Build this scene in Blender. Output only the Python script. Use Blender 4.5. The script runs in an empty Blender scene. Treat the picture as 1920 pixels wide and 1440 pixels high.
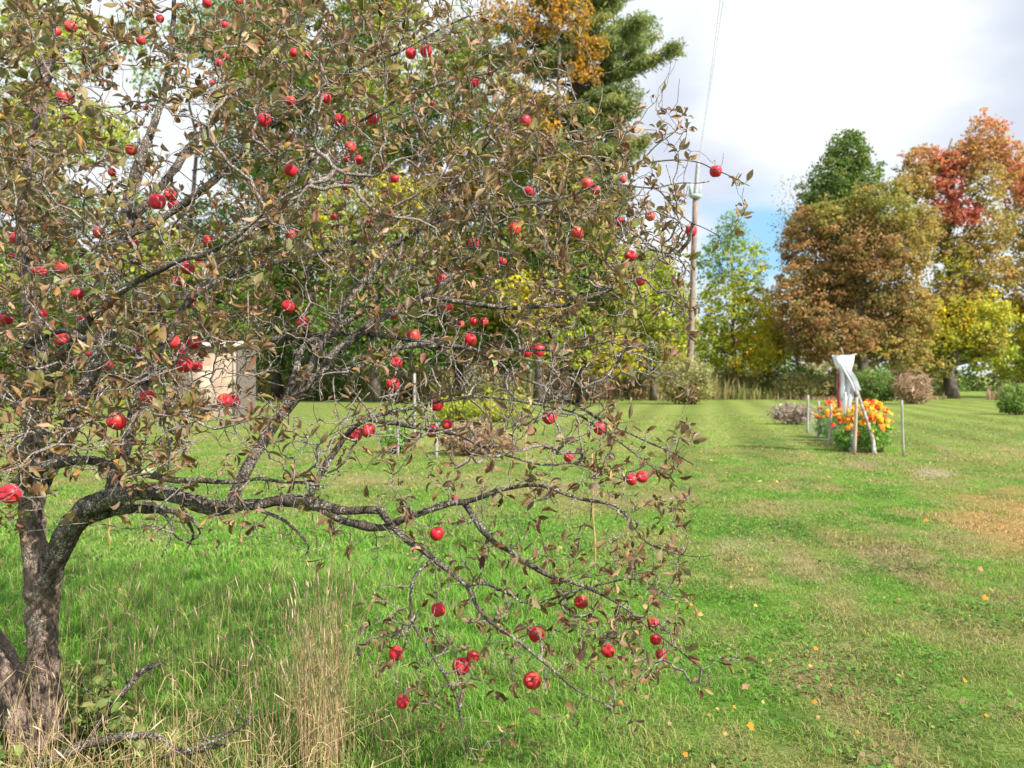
import bpy, math
import numpy as np
from mathutils import Vector, Euler

# ------------------------------------------------------------------ camera, sky, sun, exposure
SC = bpy.context.scene
F = 1500.0          # focal length in photo pixels (1920 wide)
HZ = 705.0          # horizon row of the photo
CH = 1.65           # camera height
cd = bpy.data.cameras.new('camera')
cam = bpy.data.objects.new('camera', cd)
SC.collection.objects.link(cam)
cam.location = (0, 0, CH)
cam.rotation_euler = (math.radians(90), 0, 0)
cd.sensor_width = 36.0
cd.lens = F / 1920 * 36.0
cd.shift_y = -(720 - HZ) / 1920
cd.clip_start = 0.05
cd.clip_end = 3000
cd.dof.use_dof = True
cd.dof.focus_distance = 3.35
cd.dof.aperture_fstop = 3.6
SC.camera = cam

SUN_EL, SUN_AZ = math.radians(41), math.radians(127)    # azimuth clockwise from +Y (the view direction)
W = bpy.data.worlds.new('World')
SC.world = W
W.use_nodes = True
nt = W.node_tree
nt.nodes.clear()
def N(nt, typ, **kw):
    n = nt.nodes.new(typ)
    for k, v in kw.items():
        if k == 'ins':
            for a, b in v.items():
                n.inputs[a].default_value = b
        else:
            setattr(n, k, v)
    return n
def math_n(nt, op, a, b=None, c=None, clamp=False):
    n = nt.nodes.new('ShaderNodeMath'); n.operation = op; n.use_clamp = clamp
    for i, v in enumerate((a, b, c)):
        if v is None: continue
        if isinstance(v, (int, float)): n.inputs[i].default_value = v
        else: nt.links.new(v, n.inputs[i])
    return n.outputs[0]
def mix_n(nt, fac, a, b, mode='MIX'):
    n = nt.nodes.new('ShaderNodeMix'); n.data_type = 'RGBA'; n.blend_type = mode
    for i, v in ((0, fac), (6, a), (7, b)):
        if isinstance(v, (int, float)): n.inputs[i].default_value = v
        elif isinstance(v, tuple): n.inputs[i].default_value = v if len(v) == 4 else (*v, 1)
        else: nt.links.new(v, n.inputs[i])
    return n.outputs[2]
def smooth_n(nt, v, lo, hi):
    n = nt.nodes.new('ShaderNodeMapRange'); n.interpolation_type = 'SMOOTHSTEP'
    nt.links.new(v, n.inputs[0]); n.inputs[1].default_value = lo; n.inputs[2].default_value = hi
    return n.outputs[0]
def build_sky():
    L = nt.links.new
    out = N(nt, 'ShaderNodeOutputWorld'); bg = N(nt, 'ShaderNodeBackground')
    bg.inputs[1].default_value = 0.1
    L(bg.outputs[0], out.inputs[0])
    sky = N(nt, 'ShaderNodeTexSky'); sky.sky_type = 'NISHITA'; sky.sun_disc = False
    sky.sun_elevation = SUN_EL; sky.sun_rotation = SUN_AZ
    tc = N(nt, 'ShaderNodeTexCoord')
    sep = N(nt, 'ShaderNodeSeparateXYZ'); L(tc.outputs['Generated'], sep.inputs[0])
    zz = math_n(nt, 'ADD', math_n(nt, 'MAXIMUM', sep.outputs[2], 0.0), 0.16)
    cx = math_n(nt, 'DIVIDE', sep.outputs[0], zz); cy = math_n(nt, 'DIVIDE', sep.outputs[1], zz)
    cmb = N(nt, 'ShaderNodeCombineXYZ'); L(cx, cmb.inputs[0]); L(cy, cmb.inputs[1])
    n1 = N(nt, 'ShaderNodeTexNoise'); L(cmb.outputs[0], n1.inputs['Vector'])
    n1.inputs['Scale'].default_value = 0.9; n1.inputs['Detail'].default_value = 6; n1.inputs['Roughness'].default_value = 0.52
    n2 = N(nt, 'ShaderNodeTexNoise'); L(cmb.outputs[0], n2.inputs['Vector'])
    n2.inputs['Scale'].default_value = 0.55; n2.inputs['Detail'].default_value = 5; n2.inputs['Roughness'].default_value = 0.45
    nz = N(nt, 'ShaderNodeVectorMath'); nz.operation = 'NORMALIZE'; L(tc.outputs['Generated'], nz.inputs[0])
    def spot(px, py, lo, hi):
        d = Vector(((px - 960) / F, 1, (HZ - py) / F)).normalized()
        dot = N(nt, 'ShaderNodeVectorMath'); dot.operation = 'DISTANCE'
        L(nz.outputs[0], dot.inputs[0]); dot.inputs[1].default_value = d
        wob = math_n(nt, 'MULTIPLY_ADD', math_n(nt, 'SUBTRACT', n1.outputs[0], 0.5), 0.35, dot.outputs['Value'])
        mr = nt.nodes.new('ShaderNodeMapRange'); mr.interpolation_type = 'SMOOTHSTEP'
        L(wob, mr.inputs[0]); mr.inputs[1].default_value = lo; mr.inputs[2].default_value = hi
        mr.inputs[3].default_value = 1; mr.inputs[4].default_value = 0
        return mr.outputs[0]
    # blue shows through low beside the rust coloured trees
    blue = math_n(nt, 'MAXIMUM', spot(1430, 480, 0.0, 0.10), math_n(nt, 'MULTIPLY', smooth_n(nt, n1.outputs[0], 0.60, 0.74), 0.6))
    grey = math_n(nt, 'MAXIMUM', spot(1330, 235, 0.02, 0.16), spot(1920, 80, 0.03, 0.21))
    grey = math_n(nt, 'MAXIMUM', grey, smooth_n(nt, n2.outputs[0], 0.52, 0.68))
    white = spot(1540, 90, 0.0, 0.17)
    grey = math_n(nt, 'MULTIPLY', grey, math_n(nt, 'SUBTRACT', 1.0, math_n(nt, 'MULTIPLY', white, 0.75)), clamp=True)
    cl = mix_n(nt, grey, (5.1, 5.4, 5.7), (3.8, 4.1, 4.75))
    cl = mix_n(nt, white, cl, (7.2, 7.2, 7.2))
    skb = mix_n(nt, 1.0, sky.outputs[0], (0.95, 1.25, 1.5), 'MULTIPLY')
    skb = mix_n(nt, 0.72, skb, (1.9, 3.6, 5.2))
    skyc = mix_n(nt, blue, cl, skb)
    # cloud deck brightens towards the zenith, as a thin overcast does
    el = math_n(nt, 'MULTIPLY_ADD', smooth_n(nt, sep.outputs[2], 0.38, 0.95), 0.7, 1.0)
    cg = N(nt, 'ShaderNodeCombineXYZ')
    for i in range(3): L(el, cg.inputs[i])
    L(mix_n(nt, 1.0, skyc, cg.outputs[0], 'MULTIPLY'), bg.inputs[0])
build_sky()
sd = bpy.data.lights.new('sun', 'SUN'); sd.energy = 5.0; sd.angle = math.radians(0.6); sd.color = (1.0, 0.93, 0.82)
sun = bpy.data.objects.new('sun', sd); SC.collection.objects.link(sun)
_to = Vector((math.sin(SUN_AZ) * math.cos(SUN_EL), math.cos(SUN_AZ) * math.cos(SUN_EL), math.sin(SUN_EL)))
sun.rotation_euler = _to.to_track_quat('Z', 'Y').to_euler()
sun.location = (6, -3, 9)
SC.view_settings.view_transform = 'Standard'; SC.view_settings.look = 'None'
SC.view_settings.gamma = 1; SC.view_settings.exposure = 0.95
SC.cycles.max_bounces = 6; SC.cycles.diffuse_bounces = 3; SC.cycles.transmission_bounces = 3; SC.cycles.glossy_bounces = 2
SC.cycles.use_denoising = True

# ------------------------------------------------------------------ helpers
COL = SC.collection
def P(px, py, Y): return np.array([(px - 960) / F * Y, Y, CH - (py - HZ) / F * Y])
def gY(py): return CH * F / (py - HZ)          # distance of the ground seen at a row
def G(px, py, z=0.0):
    Y = gY(py); return np.array([(px - 960) / F * Y, Y, z])
R0 = np.random.default_rng(11)

def _h(ix, iy, iz, s):
    n = (ix.astype(np.uint32) * np.uint32(374761393) + iy.astype(np.uint32) * np.uint32(668265263) + iz.astype(np.uint32) * np.uint32(2246822519) + np.uint32(s * 3266489917 & 0xffffffff))
    n = (n ^ (n >> np.uint32(13))) * np.uint32(1274126177)
    n = (n ^ (n >> np.uint32(15))) * np.uint32(2246822519)
    return ((n ^ (n >> np.uint32(16))) & np.uint32(0xffffff)).astype(np.float64) / 0xffffff
def vn(p, s=0):
    p = np.asarray(p, float)
    if p.shape[1] == 2: p = np.c_[p, np.zeros(len(p))]
    i = np.floor(p).astype(np.int64); f = p - i; f = f * f * (3 - 2 * f)
    r = 0
    for a in (0, 1):
        for b in (0, 1):
            for c in (0, 1):
                w = (f[:, 0] if a else 1 - f[:, 0]) * (f[:, 1] if b else 1 - f[:, 1]) * (f[:, 2] if c else 1 - f[:, 2])
                r = r + w * _h(i[:, 0] + a, i[:, 1] + b, i[:, 2] + c, s)
    return r
def fbm(p, s=0, o=4):
    r, a, t = 0, 1.0, 0
    for k in range(o):
        r = r + a * vn(np.asarray(p) * 2 ** k, s + k * 7); t += a; a *= 0.5
    return r / t

def tagp(o, label=None, cat=None, group=None, kind=None):
    for k, v in (('label', label), ('category', cat), ('group', group), ('kind', kind)):
        if v: o[k] = v
    return o
def mesh_np(name, V, faces, mat, col=None, smooth=True):
    """faces: list of (M,k) int arrays"""
    me = bpy.data.meshes.new(name)
    V = np.asarray(V, np.float32); me.vertices.add(len(V)); me.vertices.foreach_set('co', V.ravel())
    faces = [np.asarray(f, np.int32) for f in faces if len(f)]
    loops = np.concatenate([f.ravel() for f in faces])
    tot = np.concatenate([np.full(len(f), f.shape[1], np.int32) for f in faces])
    st = np.concatenate([[0], np.cumsum(tot)[:-1]]).astype(np.int32)
    me.loops.add(len(loops)); me.loops.foreach_set('vertex_index', loops)
    me.polygons.add(len(tot)); me.polygons.foreach_set('loop_start', st)
    try: me.polygons.foreach_set('loop_total', tot)
    except Exception: pass
    if smooth: me.polygons.foreach_set('use_smooth', np.ones(len(tot), bool))
    if col is not None:
        a = me.color_attributes.new('col', 'FLOAT_COLOR', 'POINT')
        c = np.ones((len(V), 4), np.float32); c[:, :3] = col
        a.data.foreach_set('color', c.ravel())
    me.materials.append(mat)
    me.update(calc_edges=True)
    return me
def link(name, me, parent=None, loc=None):
    o = bpy.data.objects.new(name, me); COL.objects.link(o)
    if parent is not None: o.parent = parent
    if loc is not None: o.location = tuple(loc)
    return o
def empty(name, loc, label, cat, group=None):
    o = bpy.data.objects.new(name, None); COL.objects.link(o); o.location = tuple(loc)
    o.empty_display_size = 0.1
    return tagp(o, label, cat, group)

class MB:
    def __init__(s): s.v = []; s.f = {}; s.c = []; s.n = 0
    def add(s, V, faces, col=None):
        V = np.asarray(V, float); s.v.append(V)
        for f in faces:
            f = np.asarray(f)
            if len(f): s.f.setdefault(f.shape[1], []).append(f + s.n)
        if col is not None:
            c = np.empty((len(V), 3)); c[:] = col; s.c.append(c)
        s.n += len(V)
    def tube(s, pts, rad, sides=6, cap=True, col=None, fn=None):
        pts = np.asarray(pts, float); n = len(pts); rad = np.broadcast_to(np.asarray(rad, float), (n,))
        t = np.gradient(pts, axis=0); t /= np.linalg.norm(t, axis=1)[:, None] + 1e-12
        if sides > 6:
            A = np.empty_like(t)
            a = np.cross(t[0], [0.3, 0.2, 1.0] if abs(t[0][2]) < 0.9 else [1, 0.1, 0]); a /= np.linalg.norm(a)
            for i in range(n):
                a = a - t[i] * np.dot(a, t[i]); a /= np.linalg.norm(a); A[i] = a
        else:
            d = pts[-1] - pts[0]; ax = np.eye(3)[np.argmin(np.abs(d))]
            A = np.cross(t, ax); A /= np.linalg.norm(A, axis=1)[:, None] + 1e-9
        B = np.cross(t, A)
        th = np.arange(sides) * 2 * math.pi / sides
        ring = A[:, None, :] * np.cos(th)[None, :, None] + B[:, None, :] * np.sin(th)[None, :, None]
        V = pts[:, None, :] + ring * rad[:, None, None]
        if fn is not None: V = V + ring * fn(V.reshape(-1, 3), rad).reshape(n, sides)[:, :, None]
        V = V.reshape(-1, 3)
        i = np.arange(n - 1)[:, None] * sides; j = np.arange(sides)[None, :]; k = (j + 1) % sides
        q = np.stack([i + j, i + k, i + sides + k, i + sides + j], -1).reshape(-1, 4)
        fs = [q]
        if cap: fs += [np.arange(sides)[None, ::-1], (np.arange(sides) + (n - 1) * sides)[None, :]]
        s.add(V, fs, col)
    def box(s, lo, hi, col=None, rz=0.0, c=None):
        x0, y0, z0 = lo; x1, y1, z1 = hi
        V = np.array([[x0, y0, z0], [x1, y0, z0], [x1, y1, z0], [x0, y1, z0], [x0, y0, z1], [x1, y0, z1], [x1, y1, z1], [x0, y1, z1]], float)
        s.add(V, [[[0, 3, 2, 1], [4, 5, 6, 7], [0, 1, 5, 4], [1, 2, 6, 5], [2, 3, 7, 6], [3, 0, 4, 7]]], col)
    def mesh(s, name, mat, smooth=True):
        return mesh_np(name, np.concatenate(s.v), [np.concatenate(x) for x in s.f.values()], mat, np.concatenate(s.c) if s.c else None, smooth)
def spline(ctrl, step):
    """Catmull-Rom through rows of ctrl (any columns), resampled at about step metres"""
    c = np.asarray(ctrl, float); c = np.vstack([2 * c[0] - c[1], c, 2 * c[-1] - c[-2]])
    out = []
    for i in range(1, len(c) - 2):
        n = max(2, int(np.linalg.norm(c[i + 1][:3] - c[i][:3]) / step))
        t = np.linspace(0, 1, n, endpoint=False)[:, None]
        p0, p1, p2, p3 = c[i - 1], c[i], c[i + 1], c[i + 2]
        out.append(0.5 * ((2 * p1) + (-p0 + p2) * t + (2 * p0 - 5 * p1 + 4 * p2 - p3) * t * t + (-p0 + 3 * p1 - 3 * p2 + p3) * t ** 3))
    out.append(c[-2][None])
    return np.concatenate(out)
def unit(v): return v / (np.linalg.norm(v, axis=-1, keepdims=True) + 1e-12)

# ------------------------------------------------------------------ materials
def new_mat(name):
    m = bpy.data.materials.new(name); m.use_nodes = True; t = m.node_tree; t.nodes.clear()
    out = N(t, 'ShaderNodeOutputMaterial'); b = N(t, 'ShaderNodeBsdfPrincipled'); t.links.new(b.outputs[0], out.inputs[0])
    return m, t, b, out
def noise(t, scale, detail=4, rough=0.55, vec=None, dist=0.0):
    n = N(t, 'ShaderNodeTexNoise', ins={'Scale': scale, 'Detail': detail, 'Roughness': rough, 'Distortion': dist})
    if vec is not None: t.links.new(vec, n.inputs['Vector'])
    return n
def leaf_mat(name, transl=0.3, back=None, mottle=0.0, mscale=60, rough=0.5, spec=0.3, sat=1.0):
    m, t, b, out = new_mat(name)
    at = N(t, 'ShaderNodeAttribute', attribute_name='col')
    c = at.outputs['Color']
    if mottle:
        tc = N(t, 'ShaderNodeTexCoord'); n = noise(t, mscale, 3, 0.6, tc.outputs['Object'])
        c = mix_n(t, math_n(t, 'MULTIPLY', smooth_n(t, n.outputs[0], 0.52, 0.66), mottle), c, (0.10, 0.045, 0.022))
    if back:
        ge = N(t, 'ShaderNodeNewGeometry')
        c = mix_n(t, math_n(t, 'MULTIPLY', ge.outputs['Backfacing'], back[3]), c, (*back[:3], 1))
    t.links.new(c, b.inputs['Base Color']); b.inputs['Roughness'].default_value = rough
    b.inputs['Specular IOR Level'].default_value = spec
    tr = N(t, 'ShaderNodeBsdfTranslucent'); t.links.new(c, tr.inputs[0])
    mx = N(t, 'ShaderNodeMixShader'); mx.inputs[0].default_value = transl
    t.links.new(b.outputs[0], mx.inputs[1]); t.links.new(tr.outputs[0], mx.inputs[2]); t.links.new(mx.outputs[0], out.inputs[0])
    return m
def plain_mat(name, c, rough=0.7, c2=None, scale=8, bump=0.0, spec=0.3, stretch=None, lo=0.4, hi=0.6):
    m, t, b, out = new_mat(name)
    b.inputs['Roughness'].default_value = rough; b.inputs['Specular IOR Level'].default_value = spec
    tc = N(t, 'ShaderNodeTexCoord'); v = tc.outputs['Object']
    if stretch:
        mp = N(t, 'ShaderNodeMapping'); mp.inputs['Scale'].default_value = stretch; t.links.new(v, mp.inputs[0]); v = mp.outputs[0]
    n = noise(t, scale, 6, 0.6, v)
    t.links.new(mix_n(t, smooth_n(t, n.outputs[0], lo, hi), (*c, 1), (*(c2 or [x * 0.7 for x in c]), 1)), b.inputs['Base Color'])
    if bump:
        bp = N(t, 'ShaderNodeBump', ins={'Strength': bump, 'Distance': 0.02}); t.links.new(n.outputs[0], bp.inputs['Height']); t.links.new(bp.outputs[0], b.inputs['Normal'])
    return m
def bark_mat(name, base, dark, lichen, lam, scale=1.0):
    m, t, b, out = new_mat(name); b.inputs['Roughness'].default_value = 0.9; b.inputs['Specular IOR Level'].default_value = 0.15
    tc = N(t, 'ShaderNodeTexCoord'); v = tc.outputs['Object']
    mp = N(t, 'ShaderNodeMapping'); mp.inputs['Scale'].default_value = (1, 1, 0.45); t.links.new(v, mp.inputs[0])
    n1 = noise(t, 55 * scale, 6, 0.65, mp.outputs[0], 0.6); n2 = noise(t, 9 * scale, 4, 0.6, v); n3 = noise(t, 120 * scale, 6, 0.75, v, 0.4)
    vo = N(t, 'ShaderNodeTexVoronoi', feature='DISTANCE_TO_EDGE'); vo.inputs['Scale'].default_value = 60 * scale
    dv = N(t, 'ShaderNodeVectorMath'); dv.operation = 'ADD'; t.links.new(mp.outputs[0], dv.inputs[0])
    ns = N(t, 'ShaderNodeVectorMath'); ns.operation = 'SCALE'; t.links.new(n2.outputs['Color'], ns.inputs[0]); ns.inputs['Scale'].default_value = 0.03
    t.links.new(ns.outputs[0], dv.inputs[1]); t.links.new(dv.outputs[0], vo.inputs['Vector'])
    c = mix_n(t, smooth_n(t, n1.outputs[0], 0.32, 0.62), (*dark, 1), (*base, 1))
    c = mix_n(t, math_n(t, 'MULTIPLY', smooth_n(t, n2.outputs[0], 0.45, 0.6), 0.45), c, (base[0] * 1.35, base[1] * 1.3, base[2] * 1.3, 1))
    lf = math_n(t, 'MULTIPLY', smooth_n(t, n3.outputs[0], 0.50, 0.62), smooth_n(t, n2.outputs[0], 0.62 - lam, 0.74 - lam))
    c = mix_n(t, lf, c, (*lichen, 1))
    t.links.new(c, b.inputs['Base Color'])
    h = math_n(t, 'ADD', math_n(t, 'MULTIPLY', n1.outputs[0], 1.0), math_n(t, 'MULTIPLY', smooth_n(t, vo.outputs[0], 0.0, 0.12), 0.35))
    bp = N(t, 'ShaderNodeBump', ins={'Strength': 1.0, 'Distance': 0.014}); t.links.new(h, bp.inputs['Height']); t.links.new(bp.outputs[0], b.inputs['Normal'])
    return m

M_TRUNK = bark_mat('apple_trunk_bark', (0.23, 0.175, 0.145), (0.045, 0.03, 0.025), (0.52, 0.5, 0.44), 0.08)
M_LIMB = bark_mat('apple_limb_bark', (0.13, 0.105, 0.09), (0.025, 0.019, 0.016), (0.50, 0.50, 0.45), 0.2)
M_TWIG = bark_mat('apple_twig_bark', (0.30, 0.25, 0.23), (0.12, 0.085, 0.075), (0.52, 0.51, 0.47), 0.26, 1.5)
M_FARBARK = plain_mat('far_bark', (0.16, 0.13, 0.11), 0.9, (0.07, 0.055, 0.045), 3)
M_APLEAF = leaf_mat('apple_leaf', 0.25, (0.38, 0.31, 0.19, 0.3), 0.6, 110, 0.5, 0.22)
M_LEAF = leaf_mat('tree_leaf', 0.42, None, 0, 1, 0.7, 0.05)
M_BLADE = leaf_mat('grass_blade', 0.35, None, 0, 1, 0.6, 0.08)
M_STRAW = leaf_mat('dry_grass', 0.15, None, 0, 1, 0.7, 0.1)

# ------------------------------------------------------------------ ground colour (albedo by place, plus the flower bed's painted shadow)
PATCH = [  # px, py, rx px, ry px, colour, strength
    (1910, 985, 170, 80, (0.38, 0.265, 0.11), 1.0), (1850, 930, 120, 22, (0.33, 0.26, 0.10), 0.7),
    (1560, 1065, 110, 22, (0.34, 0.26, 0.15), 0.6), (1700, 1050, 90, 40, (0.2, 0.17, 0.1), 0.5),
    (1380, 1020, 60, 20, (0.34, 0.28, 0.17), 0.6), (1500, 950, 80, 14, (0.32, 0.25, 0.14), 0.4),
    (1750, 886, 40, 7, (0.42, 0.36, 0.26), 0.8), (1870, 850, 160, 14, (0.36, 0.31, 0.14), 0.6),
    (1600, 1110, 70, 20, (0.3, 0.24, 0.14), 0.45), (1480, 1280, 60, 22, (0.25, 0.2, 0.12), 0.55), (1640, 1290, 140, 50, (0.22, 0.19, 0.09), 0.4),
    (1850, 1350, 120, 60, (0.22, 0.19, 0.09), 0.4), (60, 815, 130, 12, (0.42, 0.3, 0.18), 0.8), (890, 838, 110, 20, (0.4, 0.3, 0.16), 0.7),
    (1620, 870, 60, 10, (0.3, 0.24, 0.14), 0.9), (1500, 777, 60, 14, (0.3, 0.22, 0.15), 0.7), (300, 1010, 60, 15, (0.3, 0.26, 0.14), 0.3),
    (60, 1440, 300, 60, (0.22, 0.17, 0.09), 0.75), (900, 905, 260, 14, (0.36, 0.30, 0.16), 0.35), (1440, 835, 60, 26, (0.06, 0.13, 0.03), 0.5), (1770, 812, 200, 18, (0.13, 0.2, 0.05), 0.5)]  # darkest green oval: cast shadow left of the flower bed, painted into the colour
def ground_col(xy):
    X, Y = xy[:, 0], xy[:, 1]
    g1 = fbm(xy * 0.9, 3); g2 = fbm(xy * np.array([3.0, 1.35]), 5, 6); g3 = fbm(xy * 0.16, 9); g4 = fbm(xy * 7.0, 19, 3)
    lush = np.clip((0.12 * Y + 0.9 - X) / 1.6, 0, 1) * np.clip((11 - Y) / 5, 0, 1)
    base = np.empty((len(X), 3)); base[:] = (0.13, 0.27, 0.038)
    k = np.clip((g1 - 0.5) * 4.2 + 0.15, 0, 1)[:, None] * (1 - 0.75 * lush)[:, None]
    base = base * (1 - k) + np.array([0.20, 0.225, 0.068]) * k
    k = np.clip((g2 - 0.47) * 4.2, 0, 1)[:, None] * (0.72 - 0.5 * lush)[:, None]
    base = base * (1 - k) + np.array([0.31, 0.245, 0.125]) * k
    k = np.clip((0.45 - g2) * 5, 0, 1)[:, None] * 0.6
    base = base * (1 - k) + np.array([0.055, 0.15, 0.025]) * k
    k = (lush * 0.65)[:, None]
    base = base * (1 - k) + np.array([0.13, 0.32, 0.045]) * k
    far = np.clip((Y - 9) / 16, 0, 1)[:, None]
    base = base * (1 - far) + (base * 0.45 + np.array([0.23, 0.29, 0.075]) * 0.55) * far
    # mowing stripes running away from the garden
    u = X - 0.235 * Y; st = 0.5 + 0.5 * np.sin(u * 2 * math.pi / 1.9)
    sm = np.clip((Y - 13) / 6, 0, 1) * np.clip((X + 4) / 4, 0, 1)
    base = base * (1 + (0.32 * (st - 0.5) * sm))[:, None]
    base = base * (0.8 + 0.4 * g4)[:, None]
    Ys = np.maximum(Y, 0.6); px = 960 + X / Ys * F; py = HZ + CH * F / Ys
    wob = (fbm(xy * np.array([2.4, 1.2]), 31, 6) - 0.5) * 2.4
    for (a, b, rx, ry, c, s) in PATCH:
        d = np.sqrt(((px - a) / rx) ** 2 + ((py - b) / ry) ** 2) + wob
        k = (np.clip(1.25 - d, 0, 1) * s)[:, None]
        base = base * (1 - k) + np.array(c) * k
    return base
def ground_z(xy):
    return (fbm(np.asarray(xy) * 0.35, 41, 3) - 0.5) * 0.06

def build_ground():
    ys = np.concatenate([np.linspace(-12, 2.4, 24)[:-1], np.geomspace(2.4, 60, 420), np.geomspace(61, 900, 50)])
    un = np.linspace(-1, 1, 361); u = np.sign(un) * (np.abs(un) ** 1.0)
    hw = np.maximum(np.abs(ys), 3) * 1.05 + 6
    hw = np.where(ys > 60, hw * 1.0 + (ys - 60) * 1.2, hw)
    X = u[None, :] * hw[:, None]; Yg = np.repeat(ys[:, None], len(u), 1)
    xy = np.c_[X.ravel(), Yg.ravel()]
    V = np.c_[xy, ground_z(xy)]
    n, m = X.shape
    i = np.arange(n - 1)[:, None] * m; j = np.arange(m - 1)[None, :]
    q = np.stack([i + j, i + j + 1, i + m + j + 1, i + m + j], -1).reshape(-1, 4)
    mat, t, b, out = new_mat('lawn_ground'); b.inputs['Roughness'].default_value = 1.0; b.inputs['Specular IOR Level'].default_value = 0.05
    at = N(t, 'ShaderNodeAttribute', attribute_name='col'); tc = N(t, 'ShaderNodeTexCoord')
    n1 = noise(t, 45, 5, 0.7, tc.outputs['Object']); n2 = noise(t, 6, 5, 0.65, tc.outputs['Object'])
    c = mix_n(t, smooth_n(t, n1.outputs[0], 0.35, 0.65), at.outputs['Color'], (0.5, 0.5, 0.42, 1), 'MULTIPLY')
    c = mix_n(t, math_n(t, 'MULTIPLY', smooth_n(t, n2.outputs[0], 0.5, 0.7), 0.45), c, (0.30, 0.27, 0.12, 1))
    t.links.new(c, b.inputs['Base Color'])
    bp = N(t, 'ShaderNodeBump', ins={'Strength': 0.8, 'Distance': 0.05}); t.links.new(n1.outputs[0], bp.inputs['Height']); t.links.new(bp.outputs[0], b.inputs['Normal'])
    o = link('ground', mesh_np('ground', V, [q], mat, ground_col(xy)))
    tagp(o, kind='structure')
build_ground()

# ------------------------------------------------------------------ grass
def blades(root, h, w, lean, col, rng, curve=0.5):
    """root (n,3); returns V,F,col: 5 vertices, 3 triangles per blade"""
    n = len(root); a = rng.uniform(0, 2 * math.pi, n); d = np.c_[np.cos(a), np.sin(a), np.zeros(n)]
    b = a + math.pi / 2 + rng.normal(0, 0.6, n); s = np.c_[np.cos(b), np.sin(b), np.zeros(n)] * (w / 2)[:, None]
    up = np.array([0, 0, 1.0])
    m = root + up * (h * 0.55)[:, None] + d * (lean * h * 0.3)[:, None]
    t = root + up * (h * (1 - 0.25 * lean))[:, None] + d * (lean * h)[:, None]
    V = np.stack([root - s, root + s, m - s * 0.8, m + s * 0.8, t], 1).reshape(-1, 3)
    o = np.arange(n)[:, None] * 5
    Fc = np.concatenate([o + [0, 1, 3], o + [0, 3, 2], o + [2, 3, 4]], 1).reshape(-1, 3)
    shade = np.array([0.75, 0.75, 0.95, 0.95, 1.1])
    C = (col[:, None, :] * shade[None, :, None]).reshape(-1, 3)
    return V, Fc, C
def build_grass():
    rng = np.random.default_rng(5); vs, fs, cs, k = [], [], [], 0
    for (y0, y1, dens, hw, w, h) in ((2.7, 4.6, 7500, 0, 0.0034, 0.068), (4.6, 7.0, 4200, 0, 0.0045, 0.066), (7, 11.5, 1700, 0, 0.008, 0.062), (11.5, 19, 560, 0, 0.014, 0.058), (19, 34, 170, 0, 0.026, 0.05)):
        area = (y1 - y0) * (y0 + y1) * 0.80
        n = int(dens * area)
        Y = np.sqrt(rng.uniform(y0 ** 2, y1 ** 2, n)); X = rng.uniform(-0.80, 0.80, n) * Y
        xy = np.c_[X, Y]; g = fbm(xy * 1.8, 77, 3); cl = fbm(xy * 6, 78, 2)
        keep = rng.uniform(0, 1, n) < 0.1 + 1.5 * cl * cl + .3 * cl; xy, g, cl = xy[keep], g[keep], cl[keep]; n = len(xy)
        X, Y = xy[:, 0], xy[:, 1]
        lush = np.clip((0.1 * Y + 0.6 - X) / 1.4, 0, 1) * np.clip((10 - Y) / 4, 0, 1)
        hh = h * (0.4 + 0.75 * rng.uniform(0, 1, n)) * (0.25 + 0.85 * g) * (1 + 1.9 * lush * (0.25 + cl * 1.3))
        c = ground_col(xy + rng.normal(0, 0.09, xy.shape)) * rng.uniform(0.7, 1.75, n)[:, None]
        dead = rng.uniform(0, 1, n) < 0.10 + 0.12 * (g > 0.55)
        c[dead] = np.array([0.42, 0.36, 0.2]) * rng.uniform(0.6, 1.2, dead.sum())[:, None]
        yel = rng.uniform(0, 1, n) < 0.2; c[yel] *= (1.35, 1.12, 0.9)
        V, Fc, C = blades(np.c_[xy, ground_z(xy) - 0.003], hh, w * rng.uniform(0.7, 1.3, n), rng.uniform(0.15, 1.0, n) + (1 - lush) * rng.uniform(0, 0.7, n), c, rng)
        vs.append(V); fs.append(Fc + k); cs.append(C); k += len(V)
    o = link('lawn_grass', mesh_np('lawn_grass', np.concatenate(vs), [np.concatenate(fs)], M_BLADE, np.concatenate(cs), False))
    tagp(o, 'short green lawn grass with tan dry patches', 'grass', kind='stuff')
build_grass()

def build_clover():
    rng = np.random.default_rng(15); n = 52000
    Y = np.sqrt(rng.uniform(2.9 ** 2, 9.5 ** 2, n)); X = rng.uniform(-.72, .72, n) * Y; xy = np.c_[X, Y]
    g = fbm(xy * 1.3, 91, 4); keep = rng.uniform(0, 1, n) < np.clip((g - .50) * 7, 0.03, 1); xy = xy[keep]; n = len(xy)
    a = rng.uniform(0, 6.28, n); s = rng.uniform(.007, .017, n); d = np.c_[np.cos(a), np.sin(a), rng.normal(0, .35, n)] * s[:, None]; e = np.c_[-np.sin(a), np.cos(a), rng.normal(0, .35, n)] * s[:, None] * .8
    p = np.c_[xy, ground_z(xy) + rng.uniform(.012, .045, n)]
    V = np.stack([p - d, p - d * .1 + e, p + d, p - d * .1 - e], 1).reshape(-1, 3); Fc = np.arange(n)[:, None] * 4 + np.arange(4)[None]
    c = np.array([.075, .19, .03]) * rng.uniform(.6, 1.6, (n, 1)); t = rng.uniform(0, 1, n) < .18; c[t] = np.array([.34, .25, .13]) * rng.uniform(.5, 1.2, (t.sum(), 1))
    tagp(link('clover', mesh_np('clover', V, [Fc], M_BLADE, np.repeat(c, 4, 0), False)), 'low clover and small weeds growing through the lawn', 'clover', kind='stuff')
build_clover()

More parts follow.
